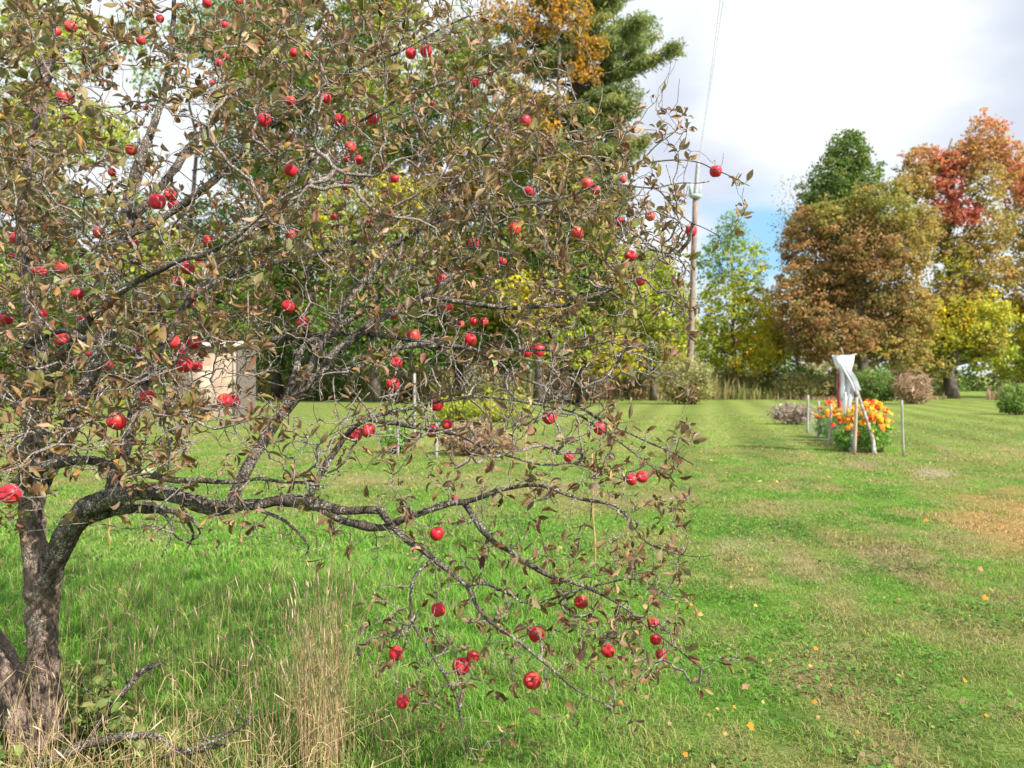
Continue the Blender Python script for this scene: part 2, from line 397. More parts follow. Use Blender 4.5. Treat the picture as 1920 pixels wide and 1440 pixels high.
def build_dry_grass():
    """tall straw-coloured stalks with seed heads at the foot of the tree"""
    rng = np.random.default_rng(8); mb = MB()
    zones = [(575, 640, 3.05, 3.5, 170, 0.86, 0.10), (500, 660, 3.1, 4.0, 190, 0.55, 0.2), (0, 520, 2.95, 3.9, 330, 0.36, 0.3), (100, 500, 3.4, 4.4, 110, 0.62, 0.15),
             (-250, 120, 2.9, 3.8, 190, 0.5, 0.25), (620, 800, 3.1, 4.2, 70, 0.38, 0.25), (130, 420, 4.2, 5.2, 60, 0.6, 0.15), (430, 640, 3.9, 5.0, 70, 0.7, 0.12), (-600, -200, 2.9, 4.5, 160, 0.5, 0.2), (0, 560, 2.75, 3.2, 260, 0.3, 0.5)]
    for (x0, x1, y0, y1, n, H, ln) in zones:
        for _ in range(int(n * .72)):
            Y = rng.uniform(y0, y1); px = rng.uniform(x0, x1) if x1 - x0 > 80 else rng.normal((x0 + x1) / 2, (x1 - x0) / 2.6)
            r = np.array([(px - 960) / F * Y, Y, 0]); h = H * rng.uniform(0.45, 1.2)
            a = rng.uniform(0, 6.28); L = rng.normal(0, ln * 1.5) * h; d = np.array([math.cos(a), math.sin(a), 0])
            if rng.uniform() < 0.12: L *= 2.5; h *= 0.7
            t = np.linspace(0, 1, 5)[:, None]
            pts = r + d * L * t ** 1.8 + np.array([0, 0, h]) * (t - 0.12 * abs(L) * t ** 3)
            col = np.array([0.60, 0.43, 0.25]) * rng.uniform(0.55, 1.25) if rng.uniform() < 0.8 else np.array([0.40, 0.42, 0.15])
            mb.tube(pts, np.linspace(0.0013, 0.0006, 5), 3, False, col)
            if rng.uniform() < 0.45 and h > 0.25:      # seed head
                e = pts[-1]; dd = unit(pts[-1] - pts[-2]); hl = rng.uniform(0.03, 0.07); q = np.linspace(0, 1, 5)[:, None]
                mb.tube(e + dd * hl * q, np.array([0.0008, 0.003, 0.0035, 0.0022, 0.0004]) * rng.uniform(0.6, 1.2), 4, False, np.array([0.56, 0.42, 0.29]) * rng.uniform(0.7, 1.15))
            if rng.uniform() < 0.5:                    # a dry leaf off the stalk
                k = rng.integers(1, 4); b = pts[k]; aa = rng.uniform(0, 6.28); dl = np.array([math.cos(aa), math.sin(aa), 0.5]); ll = rng.uniform(0.06, 0.2)
                tt = np.linspace(0, 1, 4)[:, None]; c = b + dl * ll * tt - np.array([0, 0, ll * 1.1]) * tt ** 2
                sd_ = np.array([-math.sin(aa), math.cos(aa), 0]) * 0.0022
                V = np.concatenate([c - sd_ * (1 - tt * 0.9), c + sd_ * (1 - tt * 0.9)])
                mb.add(V, [[[i, i + 1, i + 5, i + 4] for i in range(3)]], col * 1.05)
    o = link('tall_dry_grass', mb.mesh('tall_dry_grass', M_STRAW, False))
    tagp(o, 'tall straw coloured grass stalks with seed heads round the apple trunk', 'dry grass', kind='stuff')
build_dry_grass()

# ------------------------------------------------------------------ the apple tree
MAIN = {  # name: (material key, [(px, py, distance, half width px)...])
 'trunk': [(92, 1470, 3.5, 62), (86, 1400, 3.5, 42), (82, 1320, 3.5, 32), (79, 1220, 3.5, 27), (79, 1130, 3.5, 26.5), (80, 1082, 3.5, 29), (67, 1035, 3.52, 24), (60, 1000, 3.53, 21), (57, 955, 3.54, 20), (58, 900, 3.56, 21), (62, 820, 3.58, 19), (72, 740, 3.6, 18), (70, 640, 3.62, 15), (52, 540, 3.66, 12), (40, 420, 3.7, 9), (58, 280, 3.75, 7), (90, 130, 3.8, 5), (110, -60, 3.85, 3)],
 'stem_left': [(95, 1450, 3.48, 40), (60, 1385, 3.46, 34), (20, 1310, 3.44, 30), (-30, 1235, 3.42, 28), (-120, 1130, 3.4, 25), (-230, 980, 3.4, 21), (-330, 800, 3.45, 16), (-420, 600, 3.5, 11), (-500, 400, 3.6, 7), (-540, 200, 3.7, 4)],
 'stem_back': [(75, 1400, 3.58, 28), (45, 1320, 3.64, 27), (5, 1240, 3.7, 25), (-40, 1160, 3.76, 22), (-110, 1020, 3.9, 18), (-170, 850, 4.1, 13), (-200, 650, 4.3, 9), (-210, 420, 4.5, 5)],
 'limb_B': [(60, 960, 3.55, 17), (78, 905, 3.6, 17), (105, 855, 3.66, 15.3), (138, 790, 3.72, 14.4), (158, 730, 3.78, 13.6), (190, 640, 3.85, 11.9), (212, 540, 3.92, 11), (228, 440, 4.0, 10.2), (250, 340, 4.08, 8.5), (290, 230, 4.15, 6.8), (318, 120, 4.2, 5.1), (330, -40, 4.3, 3.4)],
 'limb_D': [(76, 1175, 3.5, 14), (80, 1125, 3.5, 20), (92, 1072, 3.49, 23), (108, 1035, 3.47, 22), (128, 998, 3.43, 22), (160, 955, 3.37, 18.9), (205, 938, 3.34, 18.1), (262, 922, 3.3, 15.5), (330, 930, 3.27, 14.6), (395, 950, 3.25, 13.8), (450, 950, 3.23, 11.2), (520, 940, 3.21, 10.3), (590, 948, 3.18, 10.3), (660, 958, 3.15, 7.74), (722, 958, 3.12, 6.45)],
 'limb_D2': [(84, 1120, 3.52, 16), (100, 1062, 3.5, 19), (124, 1020, 3.47, 17), (150, 980, 3.44, 15), (200, 960, 3.42, 12), (260, 952, 3.4, 10), (318, 958, 3.38, 7), (352, 976, 3.35, 4), (365, 1004, 3.32, 2.4), (350, 1035, 3.3, 1.1)],
 'limb_C': [(205, 935, 3.4, 12.8), (222, 880, 3.46, 11.9), (245, 810, 3.52, 11), (262, 740, 3.6, 10.2), (300, 660, 3.68, 9.35), (350, 570, 3.76, 7.65), (420, 490, 3.85, 6.8), (480, 420, 3.95, 5.1), (560, 330, 4.05, 4.25), (640, 250, 4.1, 3.4), (740, 190, 4.1, 2.55), (850, 150, 4.1, 2.12), (950, 120, 4.1, 1.7), (1020, 70, 4.1, 1.27)],
 'limb_E': [(58, 950, 3.55, 8), (50, 915, 3.5, 11), (60, 888, 3.42, 11), (90, 872, 3.34, 10), (150, 862, 3.28, 9), (205, 872, 3.24, 8), (270, 888, 3.2, 7), (340, 900, 3.18, 6), (420, 905, 3.14, 4), (520, 900, 3.1, 3), (610, 915, 3.08, 2)],
 'limb_F': [(432, 945, 3.25, 11.2), (455, 890, 3.28, 10.4), (500, 815, 3.33, 10.4), (560, 740, 3.38, 9.6), (625, 670, 3.43, 8.8), (690, 610, 3.48, 8), (760, 575, 3.52, 6.4), (820, 540, 3.55, 5.6), (870, 495, 3.6, 4), (905, 420, 3.65, 3.2), (930, 340, 3.7, 2.4), (985, 280, 3.72, 2), (1060, 250, 3.75, 1.6)],
 'limb_F2': [(560, 742, 3.38, 6.8), (600, 650, 3.55, 6.8), (650, 570, 3.68, 6.8), (715, 490, 3.78, 6.8), (770, 440, 3.82, 5.95), (830, 408, 3.84, 5.1), (900, 392, 3.84, 4.25), (980, 385, 3.82, 3.4), (1060, 370, 3.8, 2.55), (1115, 350, 3.78, 2.12), (1180, 315, 3.76, 1.7), (1240, 302, 3.75, 1.36), (1300, 302, 3.75, 1.19), (1345, 320, 3.75, 1.02), (1405, 346, 3.75, 0.85)],
 'limb_G': [(480, 850, 3.35, 8), (520, 790, 3.44, 8), (548, 720, 3.52, 7), (570, 650, 3.6, 6), (625, 620, 3.66, 6), (700, 565, 3.7, 5), (740, 520, 3.75, 4), (760, 440, 3.8, 2.5)],
 'limb_G2': [(500, 640, 3.9, 6), (570, 630, 3.8, 6), (660, 625, 3.75, 5), (760, 635, 3.72, 4), (850, 650, 3.7, 4), (960, 655, 3.66, 3), (1060, 655, 3.6, 2), (1150, 640, 3.55, 1.5)],
 'limb_H': [(225, 450, 4.0, 7), (330, 390, 4.05, 7), (400, 340, 4.0, 7), (440, 295, 4.0, 6), (500, 245, 3.98, 5), (560, 205, 3.95, 4), (640, 140, 3.9, 3.5), (720, 110, 3.9, 3), (800, 70, 3.9, 2), (880, 30, 3.9, 1.5)],
 'limb_J': [(600, 700, 3.42, 6), (660, 690, 3.45, 5), (760, 650, 3.5, 5), (880, 655, 3.52, 4), (960, 700, 3.5, 3), (1060, 745, 3.45, 3), (1130, 790, 3.4, 2.4), (1220, 830, 3.35, 2), (1300, 870, 3.3, 1.3)],
 'limb_J2': [(575, 945, 3.18, 6.75), (600, 890, 3.2, 6), (645, 820, 3.22, 5.25), (700, 780, 3.24, 4.5), (780, 765, 3.26, 3), (880, 742, 3.28, 3), (980, 750, 3.28, 2.25), (1080, 775, 3.28, 2.25), (1160, 830, 3.25, 1.5), (1240, 890, 3.2, 1.12), (1290, 930, 3.2, 0.75)],
 'limb_J3': [(690, 785, 3.24, 5), (760, 800, 3.2, 4), (850, 815, 3.16, 3.5), (930, 850, 3.1, 2.5), (1010, 870, 3.05, 2), (1090, 875, 3.0, 1.5), (1170, 900, 3.0, 1)],
 'limb_K': [(590, 948, 3.18, 7.65), (650, 978, 3.14, 6.8), (712, 990, 3.1, 6.8), (760, 968, 3.08, 6.8), (820, 948, 3.06, 5.95), (880, 940, 3.04, 5.1), (950, 915, 3.04, 4.25), (1010, 912, 3.04, 3.4), (1090, 935, 3.04, 3.4), (1160, 950, 3.05, 2.55), (1190, 990, 3.02, 1.7), (1225, 1025, 3.0, 1.7), (1300, 1042, 3.0, 1.02), (1340, 1040, 3.0, 0.85)],
 'limb_L': [(712, 955, 3.12, 7.2), (735, 985, 3.05, 6.3), (765, 1015, 3.02, 6.3), (800, 1040, 3.0, 5.4), (850, 1072, 2.97, 4.95), (880, 1105, 2.95, 4.5), (895, 1140, 2.93, 3.6), (935, 1180, 2.9, 3.15), (985, 1218, 2.88, 2.88), (1030, 1255, 2.86, 2.52), (1080, 1290, 2.85, 1.8), (1130, 1318, 2.84, 1.17)],
 'limb_M': [(870, 942, 3.04, 6), (895, 980, 3.0, 5.5), (930, 1020, 2.98, 5), (985, 1055, 2.96, 4.5), (1040, 1085, 2.95, 3.6), (1090, 1100, 2.95, 3), (1160, 1130, 2.94, 2.4), (1210, 1170, 2.93, 2), (1270, 1215, 2.93, 1.6), (1330, 1270, 2.92, 1)],
 'limb_N': [(876, 1098, 2.95, 3.5), (905, 1095, 2.97, 3), (950, 1110, 2.98, 2.6), (990, 1130, 3.0, 2.2), (1060, 1118, 3.0, 2.2), (1130, 1095, 3.0, 2), (1200, 1085, 3.0, 1.4), (1260, 1120, 3.0, 1)],
 'limb_P': [(812, 1048, 2.99, 3.5), (775, 1090, 2.95, 3), (771, 1160, 2.93, 2.6), (800, 1210, 2.9, 2.4), (832, 1262, 2.88, 2.2), (855, 1310, 2.87, 1.8), (868, 1370, 2.86, 1.2), (880, 1400, 2.86, 1)],
 'limb_Q': [(771, 1165, 2.93, 1.8), (755, 1215, 2.92, 1.5), (742, 1255, 2.92, 1.2), (750, 1300, 2.92, 1)],
 'limb_T': [(800, 552, 3.54, 5), (860, 568, 3.55, 5), (960, 578, 3.56, 4), (1060, 572, 3.56, 3.4), (1130, 550, 3.56, 3), (1190, 520, 3.56, 2), (1260, 470, 3.56, 1.3)],
 'limb_U': [(780, 435, 3.82, 5), (830, 380, 3.9, 4), (880, 310, 3.95, 4), (940, 240, 3.95, 3), (990, 210, 3.95, 2), (1060, 160, 3.95, 1.3)],
 'limb_V': [(60, 700, 3.6, 8), (45, 665, 3.4, 7), (75, 635, 3.3, 7), (120, 622, 3.2, 6), (170, 640, 3.1, 5), (240, 650, 3.0, 4), (300, 700, 2.95, 2.5), (330, 770, 2.9, 1.5)],
 'limb_W': [(65, 800, 3.58, 12), (-10, 700, 3.5, 11), (-110, 560, 3.4, 9), (-200, 400, 3.3, 7), (-280, 230, 3.2, 5), (-340, 60, 3.15, 3)],
 'limb_X': [(72, 740, 3.6, 10), (130, 650, 3.35, 9), (210, 560, 3.1, 7), (320, 500, 2.95, 5), (430, 450, 2.85, 4), (520, 380, 2.8, 3), (600, 330, 2.8, 2)],
 'limb_Z': [(235, 430, 4.0, 8), (330, 310, 4.35, 7), (430, 190, 4.6, 6), (540, 70, 4.8, 5), (620, -40, 5.0, 3)],
 'limb_Y': [(190, 640, 3.85, 8), (330, 560, 4.2, 7), (480, 500, 4.45, 6), (620, 470, 4.6, 5), (760, 400, 4.7, 3)],
 'limb_S': [(1180, 335, 3.77, 1.6), (1215, 290, 3.77, 1.4), (1245, 262, 3.77, 1.1), (1270, 240, 3.77, 0.9)],
 'limb_R': [(1150, 345, 3.77, 1.8), (1220, 355, 3.75, 1.5), (1250, 350, 3.75, 1.3), (1330, 338, 3.75, 1)],
 'limb_R2': [(1225, 350, 3.75, 1.5), (1262, 385, 3.75, 1.3), (1300, 420, 3.75, 1.1), (1345, 440, 3.75, 0.9)],
 'limb_O': [(300, 960, 3.3, 4), (325, 985, 3.2, 3), (318, 1010, 3.15, 2), (300, 1045, 3.1, 1.4)],
 'limb_O2': [(340, 950, 3.25, 3), (375, 1000, 3.1, 2), (350, 1020, 3.1, 1.6), (378, 1022, 3.1, 1)],
 'limb_O3': [(480, 950, 3.2, 4), (540, 985, 3.15, 3), (580, 1020, 3.12, 2), (565, 1050, 3.1, 1.4), (610, 1045, 3.1, 1)],
}
APPLES = [  # px, py, diameter px, label
 (132, 50, 20, 'red apple, right one of the pair near the top left corner'),
 (105, 59, 16, 'small red apple, left one of the pair near the top left corner'),
 (264, 75, 17, 'red apple against the bright sky gap at the top left'),
 (300, 35, 14, 'small red apple under the top edge, above the sky gap'),
 (388, 5, 16, 'red apple cut by the top edge beside a thin dark branch'),
 (448, 2, 11, 'red sliver of apple at the very top edge, right of another cut one'),
 (421, 47, 13, 'small dark red apple among leaves below two apples at the top edge'),
 (423, 106, 12, 'small apple, upper one of a tight pair high in the crown'),
 (411, 118, 15, 'dark red apple, lower one of a tight pair high in the crown'),
 (118, 183, 24, 'large red apple overlapping a smaller one at the upper left'),
 (131, 187, 16, 'small red apple half behind the large one at the upper left'),
 (550, 99, 14, 'small red apple, left of two high in the middle of the crown'),
 (575, 102, 13, 'small red apple, right of two high in the middle of the crown'),
 (495, 225, 25, 'large bright red apple standing clear above a diagonal grey branch'),
 (545, 190, 17, 'dull red apple half hidden by leaves, right of the large bright one'),
 (610, 184, 20, 'round red apple just above a slightly larger pinkish one'),
 (638, 226, 23, 'red apple with its dark eye facing forward, left of a similar one'),
 (700, 222, 22, 'red apple with a dark eye, right of a similar one high in the crown'),
 (246, 281, 20, 'red apple below the sky gap on the left, alone among bare twigs'),
 (273, 202, 9, 'tiny red apple in the middle of the left sky gap'),
 (397, 155, 10, 'tiny pink apple behind leaves in the upper crown'),
 (545, 319, 23, 'bright red apple alone right of the white sky gap'),
 (295, 378, 29, 'largest apple of the cluster of three below the sky gap'),
 (319, 365, 22, 'topmost apple of the cluster of three below the sky gap'),
 (325, 385, 18, 'small apple hidden under the cluster of three below the sky gap'),
 (30, 446, 22, 'red apple near the left edge above the row of three'),
 (186, 436, 20, 'red apple partly covered by brown leaves, left of an orange one'),
 (248, 452, 19, 'orange red apple behind leaves in the left of the crown'),
 (390, 451, 20, 'orange red apple above the stacked pair of bright apples'),
 (545, 440, 18, 'small pinkish red apple in the dense middle of the crown'),
 (626, 406, 13, 'tiny dark red apple behind tan leaves in the middle crown'),
 (210, 323, 14, 'small red apple left of the white sky gap behind leaves'),
 (22, 480, 12, 'tiny red apple right under the one near the left edge'),
 (770, 100, 20, 'red apple, left of the side by side pair on the upper branch'),
 (799, 96, 21, 'dark red apple, right of the side by side pair on the upper branch'),
 (918, 137, 12, 'small pink apple on the thin upper branches before the orange tree'),
 (890, 155, 14, 'small pale red apple left below another one before the orange tree'),
 (984, 226, 21, 'red apple with a tan leaf beside it before the big pine'),
 (810, 195, 10, 'tiny bright red apple behind leaves in the upper right crown'),
 (657, 276, 20, 'red apple above two small ones in the middle crown'),
 (649, 298, 12, 'tiny red apple, left of two under a larger one'),
 (672, 300, 16, 'small red apple, right of two under a larger one'),
 (649, 345, 21, 'round red apple at the foot of a loose column of four'),
 (680, 328, 10, 'tiny red apple right of the foot of the column of four'),
 (740, 335, 15, 'small red apple behind a pinkish leaf above the yellow foliage'),
 (992, 359, 18, 'red apple over the lichen covered branch left of the pole'),
 (1101, 345, 20, 'dark red apple, upper left of the pair on the right branch'),
 (1117, 356, 18, 'red apple, lower right of the pair on the right branch'),
 (1168, 337, 13, 'small pink apple behind brown leaves near the sky'),
 (965, 429, 22, 'bright red apple hanging clear below the lichen covered branch'),
 (888, 456, 19, 'red apple beneath a folded pale leaf in the right crown'),
 (1082, 436, 21, 'round red apple hanging clear before the green pine boughs'),
 (1163, 417, 18, 'red apple with a green leaf across its top near the right tips'),
 (1219, 405, 18, 'red apple on the right fringe at the edge of the sky'),
 (1182, 480, 21, 'red apple low on the right fringe before the pale green foliage'),
 (1342, 321, 22, 'orange red apple alone against the sky beside the utility pole top'),
 (1296, 433, 20, 'dark red apple in a leaf cluster before the utility pole'),
 (352, 502, 24, 'bright red apple with a dark eye, upper of a stacked pair'),
 (333, 528, 21, 'bright red apple with a leaf under it, lower of a stacked pair'),
 (58, 507, 18, 'leftmost apple of the row of three near the left edge'),
 (78, 508, 18, 'middle apple of the row of three near the left edge'),
 (113, 501, 22, 'rightmost and largest apple of the row of three near the left edge'),
 (145, 551, 22, 'deep red apple under a dark twig below the row of three'),
 (356, 567, 20, 'orange apple half covered by leaves below the stacked pair'),
 (372, 484, 13, 'small pale red apple tucked above the stacked pair'),
 (12, 597, 24, 'red apple touching the left edge at mid height'),
 (77, 592, 24, 'red apple with a pink bloom right of the one at the left edge'),
 (157, 601, 22, 'orange apple with a green leaf over its right side'),
 (540, 575, 23, 'orange red apple, upper left of the pair beside bare grey twigs'),
 (568, 605, 22, 'red apple with a pale base, lower right of the pair beside bare twigs'),
 (117, 637, 24, 'dark red apple under the arched lichen covered branch'),
 (175, 665, 20, 'red apple right below the arched branch near the left trunk'),
 (202, 687, 18, 'red apple behind a drooping grey twig above the trunks'),
 (308, 608, 10, 'tiny dark red apple over the cluster beside the shed'),
 (323, 640, 24, 'dark red apple, top left of the cluster of five by the shed'),
 (362, 642, 26, 'red apple with a green leaf over it, top right of the cluster of five'),
 (337, 659, 21, 'dark red apple in the middle of the cluster of five by the shed'),
 (345, 685, 27, 'bright pinkish red apple, largest of the cluster of five by the shed'),
 (369, 688, 21, 'bright pinkish apple touching the largest of the cluster by the shed'),
 (260, 658, 15, 'small dark red apple left of the cluster of five by the shed'),
 (277, 747, 27, 'red apple with green leaves across it above the lower left limb'),
 (219, 790, 31, 'large glossy red apple hanging clear above the lower left limb'),
 (422, 752, 27, 'red apple, left half of the touching pair before the shed'),
 (438, 754, 24, 'red apple, right half of the touching pair before the shed'),
 (19, 926, 35, 'largest red apple of the tree, at the left edge before the trunk'),
 (735, 588, 23, 'red apple above the curving dark limb left of centre'),
 (828, 525, 22, 'red apple with a pale leaf at its side over the diagonal limb'),
 (840, 577, 18, 'red apple flattened behind a branch right below the diagonal limb'),
 (775, 630, 25, 'bright red apple right under the curving dark limb'),
 (864, 608, 13, 'small red apple, left of the three behind a tan leaf'),
 (888, 603, 15, 'small red apple, middle of the three behind a tan leaf'),
 (908, 603, 15, 'small red apple, right of the three behind a tan leaf'),
 (881, 638, 24, 'bright red apple below the three small ones behind a leaf'),
 (744, 681, 21, 'red apple crossed by a pale twig, upper of two'),
 (737, 721, 24, 'red apple crossed by a pale twig, lower of two'),
 (987, 660, 20, 'dark red apple, left and smaller of the touching pair at centre right'),
 (1009, 657, 24, 'red apple, right and larger of the touching pair at centre right'),
 (819, 759, 24, 'bright red apple straight above a similar one on a hanging twig'),
 (838, 796, 20, 'small orange red apple with a dead leaf on its top'),
 (810, 808, 24, 'bright red apple at the end of a straight hanging twig'),
 (690, 807, 26, 'bright red apple, right of the pair below the long pale twig'),
 (666, 816, 24, 'orange red apple, left of the pair below the long pale twig'),
 (1030, 782, 26, 'deep red apple with a tan leaf behind, before the pale lawn'),
 (1125, 803, 24, 'red apple over a fan of brown leaves before the lawn'),
 (1066, 857, 18, 'small red apple hanging below the bare twigs before the lawn'),
 (852, 933, 12, 'shrivelled tiny dark red apple on the lower horizontal branch'),
 (1184, 899, 20, 'red apple, left of the hanging pair at the right end of the tree'),
 (1204, 894, 22, 'red apple, right of the hanging pair at the right end of the tree'),
 (1201, 527, 18, 'small red apple cut by a twig under the right fringe'),
 (942, 490, 14, 'small pink apple above the dry leaf tangle'),
 (819, 1001, 24, 'bright red apple just below the lower horizontal branch'),
 (822, 1143, 25, 'red apple capped by a grey green leaf in the drooping branches'),
 (742, 1225, 25, 'orange red apple left in the drooping branches over the grass'),
 (887, 1231, 23, 'red apple half behind the large one in the drooping branches'),
 (865, 1249, 30, 'large crimson apple in front of a smaller one over the grass'),
 (1006, 1189, 29, 'large crimson apple with a brown leaf on its upper right'),
 (1090, 1129, 24, 'round red apple hanging right in the drooping branches'),
 (998, 1276, 31, 'large pinkish crimson apple lowest but one over the grass'),
 (755, 1316, 23, 'lowest red apple, at the tip of the drooping left twig'),
 (1225, 1168, 18, 'uppermost of three apples on the drooping right tip'),
 (1229, 1199, 20, 'red apple between two others on the drooping right tip'),
 (1140, 1221, 23, 'deep red apple with a yellow leaf at its left, drooping right'),
 (1240, 1227, 21, 'lowest of three apples on the drooping right tip'),
]
LEAFD = [  # leaf density in cells of 100 x 100 photo pixels, from the top of the frame
 [9, 9, 5, 5, 9, 9, 9, 8, 5.5, 2.4, .8, 0, 0, 0],
 [9, 7, 1.6, 5, 9, 9, 9, 8, 6.5, 5, 2, 0, 0, 0],
 [8, 7, 2.5, 2.5, 7, 9, 8, 7, 6, 5.5, 4.5, 2.6, 1.6, 0],
 [8, 6, 4, 1.5, 6, 8, 7, 7, 6, 4.5, 5, 6, 3, .5],
 [9, 9, 8, 7, 7, 7, 8, 7, 6, 6, 5.5, 6.5, 5.5, 1],
 [9, 9, 8, 7, 5, 3, 3, 5, 6, 6, 7.5, 5.5, 2.5, 0],
 [9, 8, 9, 9, 4.5, 1.4, 1.4, 2.6, 4.5, 5, 4.5, 3.2, 1.5, 0],
 [7, 7, 9, 8.5, 4, 1.3, 1.3, 2, 2.8, 2.8, 3.8, 4, 1.2, 0],
 [5, 3, 4, 3, 2.4, 1.2, 1.6, 1.6, 1.6, 2.4, 3, 4.5, 4, 0],
 [3, .6, 1, 1, 1, .8, .8, 1.2, 1.2, 1.6, 1.6, 1.8, 2.8, 0],
 [0, 0, 0, 0, 0, 0, .9, 1, 1.2, 2, 3, 3.8, 2.8, 0],
 [0, 0, 0, 0, 0, 0, .9, 1.8, 2, 2.6, 3.6, 4.6, 3.8, 0],
 [0, 0, 0, 0, 0, 0, 0, 1.2, 1.2, 1.6, 2, 2.6, 3.6, .9],
 [0, 0, 0, 0, 0, 0, 0, .4, .8, .2, .6, .6, 0, 0],
 [0, 0, 0, 0, 0, 0, 0, 0, .3, 0, 0, 0, 0, 0]]
def crown_depth(px, py, rng):
    if py > 880 and px > 250: return rng.uniform(2.82, 3.22)
    k = max(0.0, 1 - ((px - 60) / 1380) ** 2) ** 0.5
    c = 3.72 if py < 600 else 3.72 - 0.5 * (py - 600) / 300
    lo, hi = c - 1.0 * k - 0.12, c + 1.45 * k + 0.12
    if py > 750: hi = min(hi, 3.9)
    return rng.uniform(lo, hi)

def apple_mesh(seed):
    rng = np.random.default_rng(seed); nu, nv = 28, 20
    ph = np.linspace(0, math.pi, nv); th = np.arange(nu) * 2 * math.pi / nu
    sx = rng.uniform(0.98, 1.08)
    r = np.sin(ph) ** 0.85; z = np.cos(ph) * (1.02 + rng.uniform(-0.04, 0.06))
    r = r * (1 + 0.05 * np.cos(ph)); z = z - 0.34 * np.exp(-(ph / 0.34) ** 2) + 0.17 * np.exp(-((math.pi - ph) / 0.3) ** 2)
    lob = 1 + 0.022 * np.cos(5 * th + rng.uniform(0, 6)) [None, :] * (ph[:, None] / math.pi) ** 2
    lump = 0.025 * np.cos(th * 2 + rng.uniform(0, 6))[None, :] * np.sin(ph)[:, None]
    X = sx * r[:, None] * np.cos(th) * (lob + lump); Yv = r[:, None] * np.sin(th) * (lob + lump); Z = z[:, None] * np.ones(nu) + lump * 0.6
    V = np.stack([X, Yv, Z], -1).reshape(-1, 3) * 0.5
    i = np.arange(nv - 1)[:, None] * nu; j = np.arange(nu)[None, :]; k = (j + 1) % nu
    q = np.stack([i + j, i + nu + j, i + nu + k, i + k], -1).reshape(-1, 4)
    # calyx tuft at the bottom
    mb = MB(); mb.add(V, [q])
    me = mb.mesh('apple', M_APPLE)
    return me
def make_apple_mat():
    m, t, b, out = new_mat('apple_skin'); L = t.links.new
    tc = N(t, 'ShaderNodeTexCoord'); oi = N(t, 'ShaderNodeObjectInfo'); sp = N(t, 'ShaderNodeSeparateXYZ'); L(tc.outputs['Object'], sp.inputs[0])
    off = N(t, 'ShaderNodeVectorMath'); off.operation = 'ADD'; L(tc.outputs['Object'], off.inputs[0])
    cb = N(t, 'ShaderNodeCombineXYZ'); L(math_n(t, 'MULTIPLY', oi.outputs['Random'], 37.0), cb.inputs[0]); L(cb.outputs[0], off.inputs[1])
    n1 = noise(t, 2.2, 3, 0.5, off.outputs[0]); n2 = noise(t, 28, 2, 0.5, off.outputs[0])
    mp = N(t, 'ShaderNodeMapping'); mp.inputs['Scale'].default_value = (14, 14, 1.5); L(off.outputs[0], mp.inputs[0]); n3 = noise(t, 1.5, 4, 0.6, mp.outputs[0])
    vo = N(t, 'ShaderNodeTexVoronoi'); vo.inputs['Scale'].default_value = 16; L(off.outputs[0], vo.inputs['Vector'])
    red = mix_n(t, oi.outputs['Random'], (0.46, 0.010, 0.026, 1), (0.60, 0.028, 0.05, 1))
    red = mix_n(t, math_n(t, 'MULTIPLY', smooth_n(t, n3.outputs[0], 0.4, 0.75), 0.4), red, (0.40, 0.008, 0.014, 1))
    bl = math_n(t, 'MULTIPLY', smooth_n(t, math_n(t, 'ADD', n1.outputs[0], math_n(t, 'MULTIPLY', math_n(t, 'SUBTRACT', math_n(t, 'FRACT', math_n(t, 'MULTIPLY', oi.outputs['Random'], 7.3)), 0.6), 0.28)), 0.50, 0.74), smooth_n(t, n3.outputs[0], 0.3, 0.6))
    c = mix_n(t, math_n(t, 'MULTIPLY', bl, 0.6), red, (0.74, 0.20, 0.05, 1))
    c = mix_n(t, math_n(t, 'MULTIPLY', math_n(t, 'SUBTRACT', 1.0, smooth_n(t, vo.outputs['Distance'], 0.06, 0.16)), 0.45), c, (0.75, 0.32, 0.22, 1))
    rr = math_n(t, 'SQRT', math_n(t, 'ADD', math_n(t, 'POWER', sp.outputs[0], 2.0), math_n(t, 'POWER', sp.outputs[1], 2.0)))
    ey = math_n(t, 'SUBTRACT', 1.0, smooth_n(t, rr, 0.045, 0.10))
    c = mix_n(t, ey, c, (0.10, 0.06, 0.03, 1))
    L(c, b.inputs['Base Color']); b.inputs['Roughness'].default_value = 0.46; b.inputs['Specular IOR Level'].default_value = 0.36
    b.inputs['Coat Weight'].default_value = 0.03; b.inputs['Coat Roughness'].default_value = 0.25
    return m
M_APPLE = make_apple_mat()
M_STEM = plain_mat('apple_stem', (0.12, 0.075, 0.04), 0.8, (0.07, 0.04, 0.03), 40)

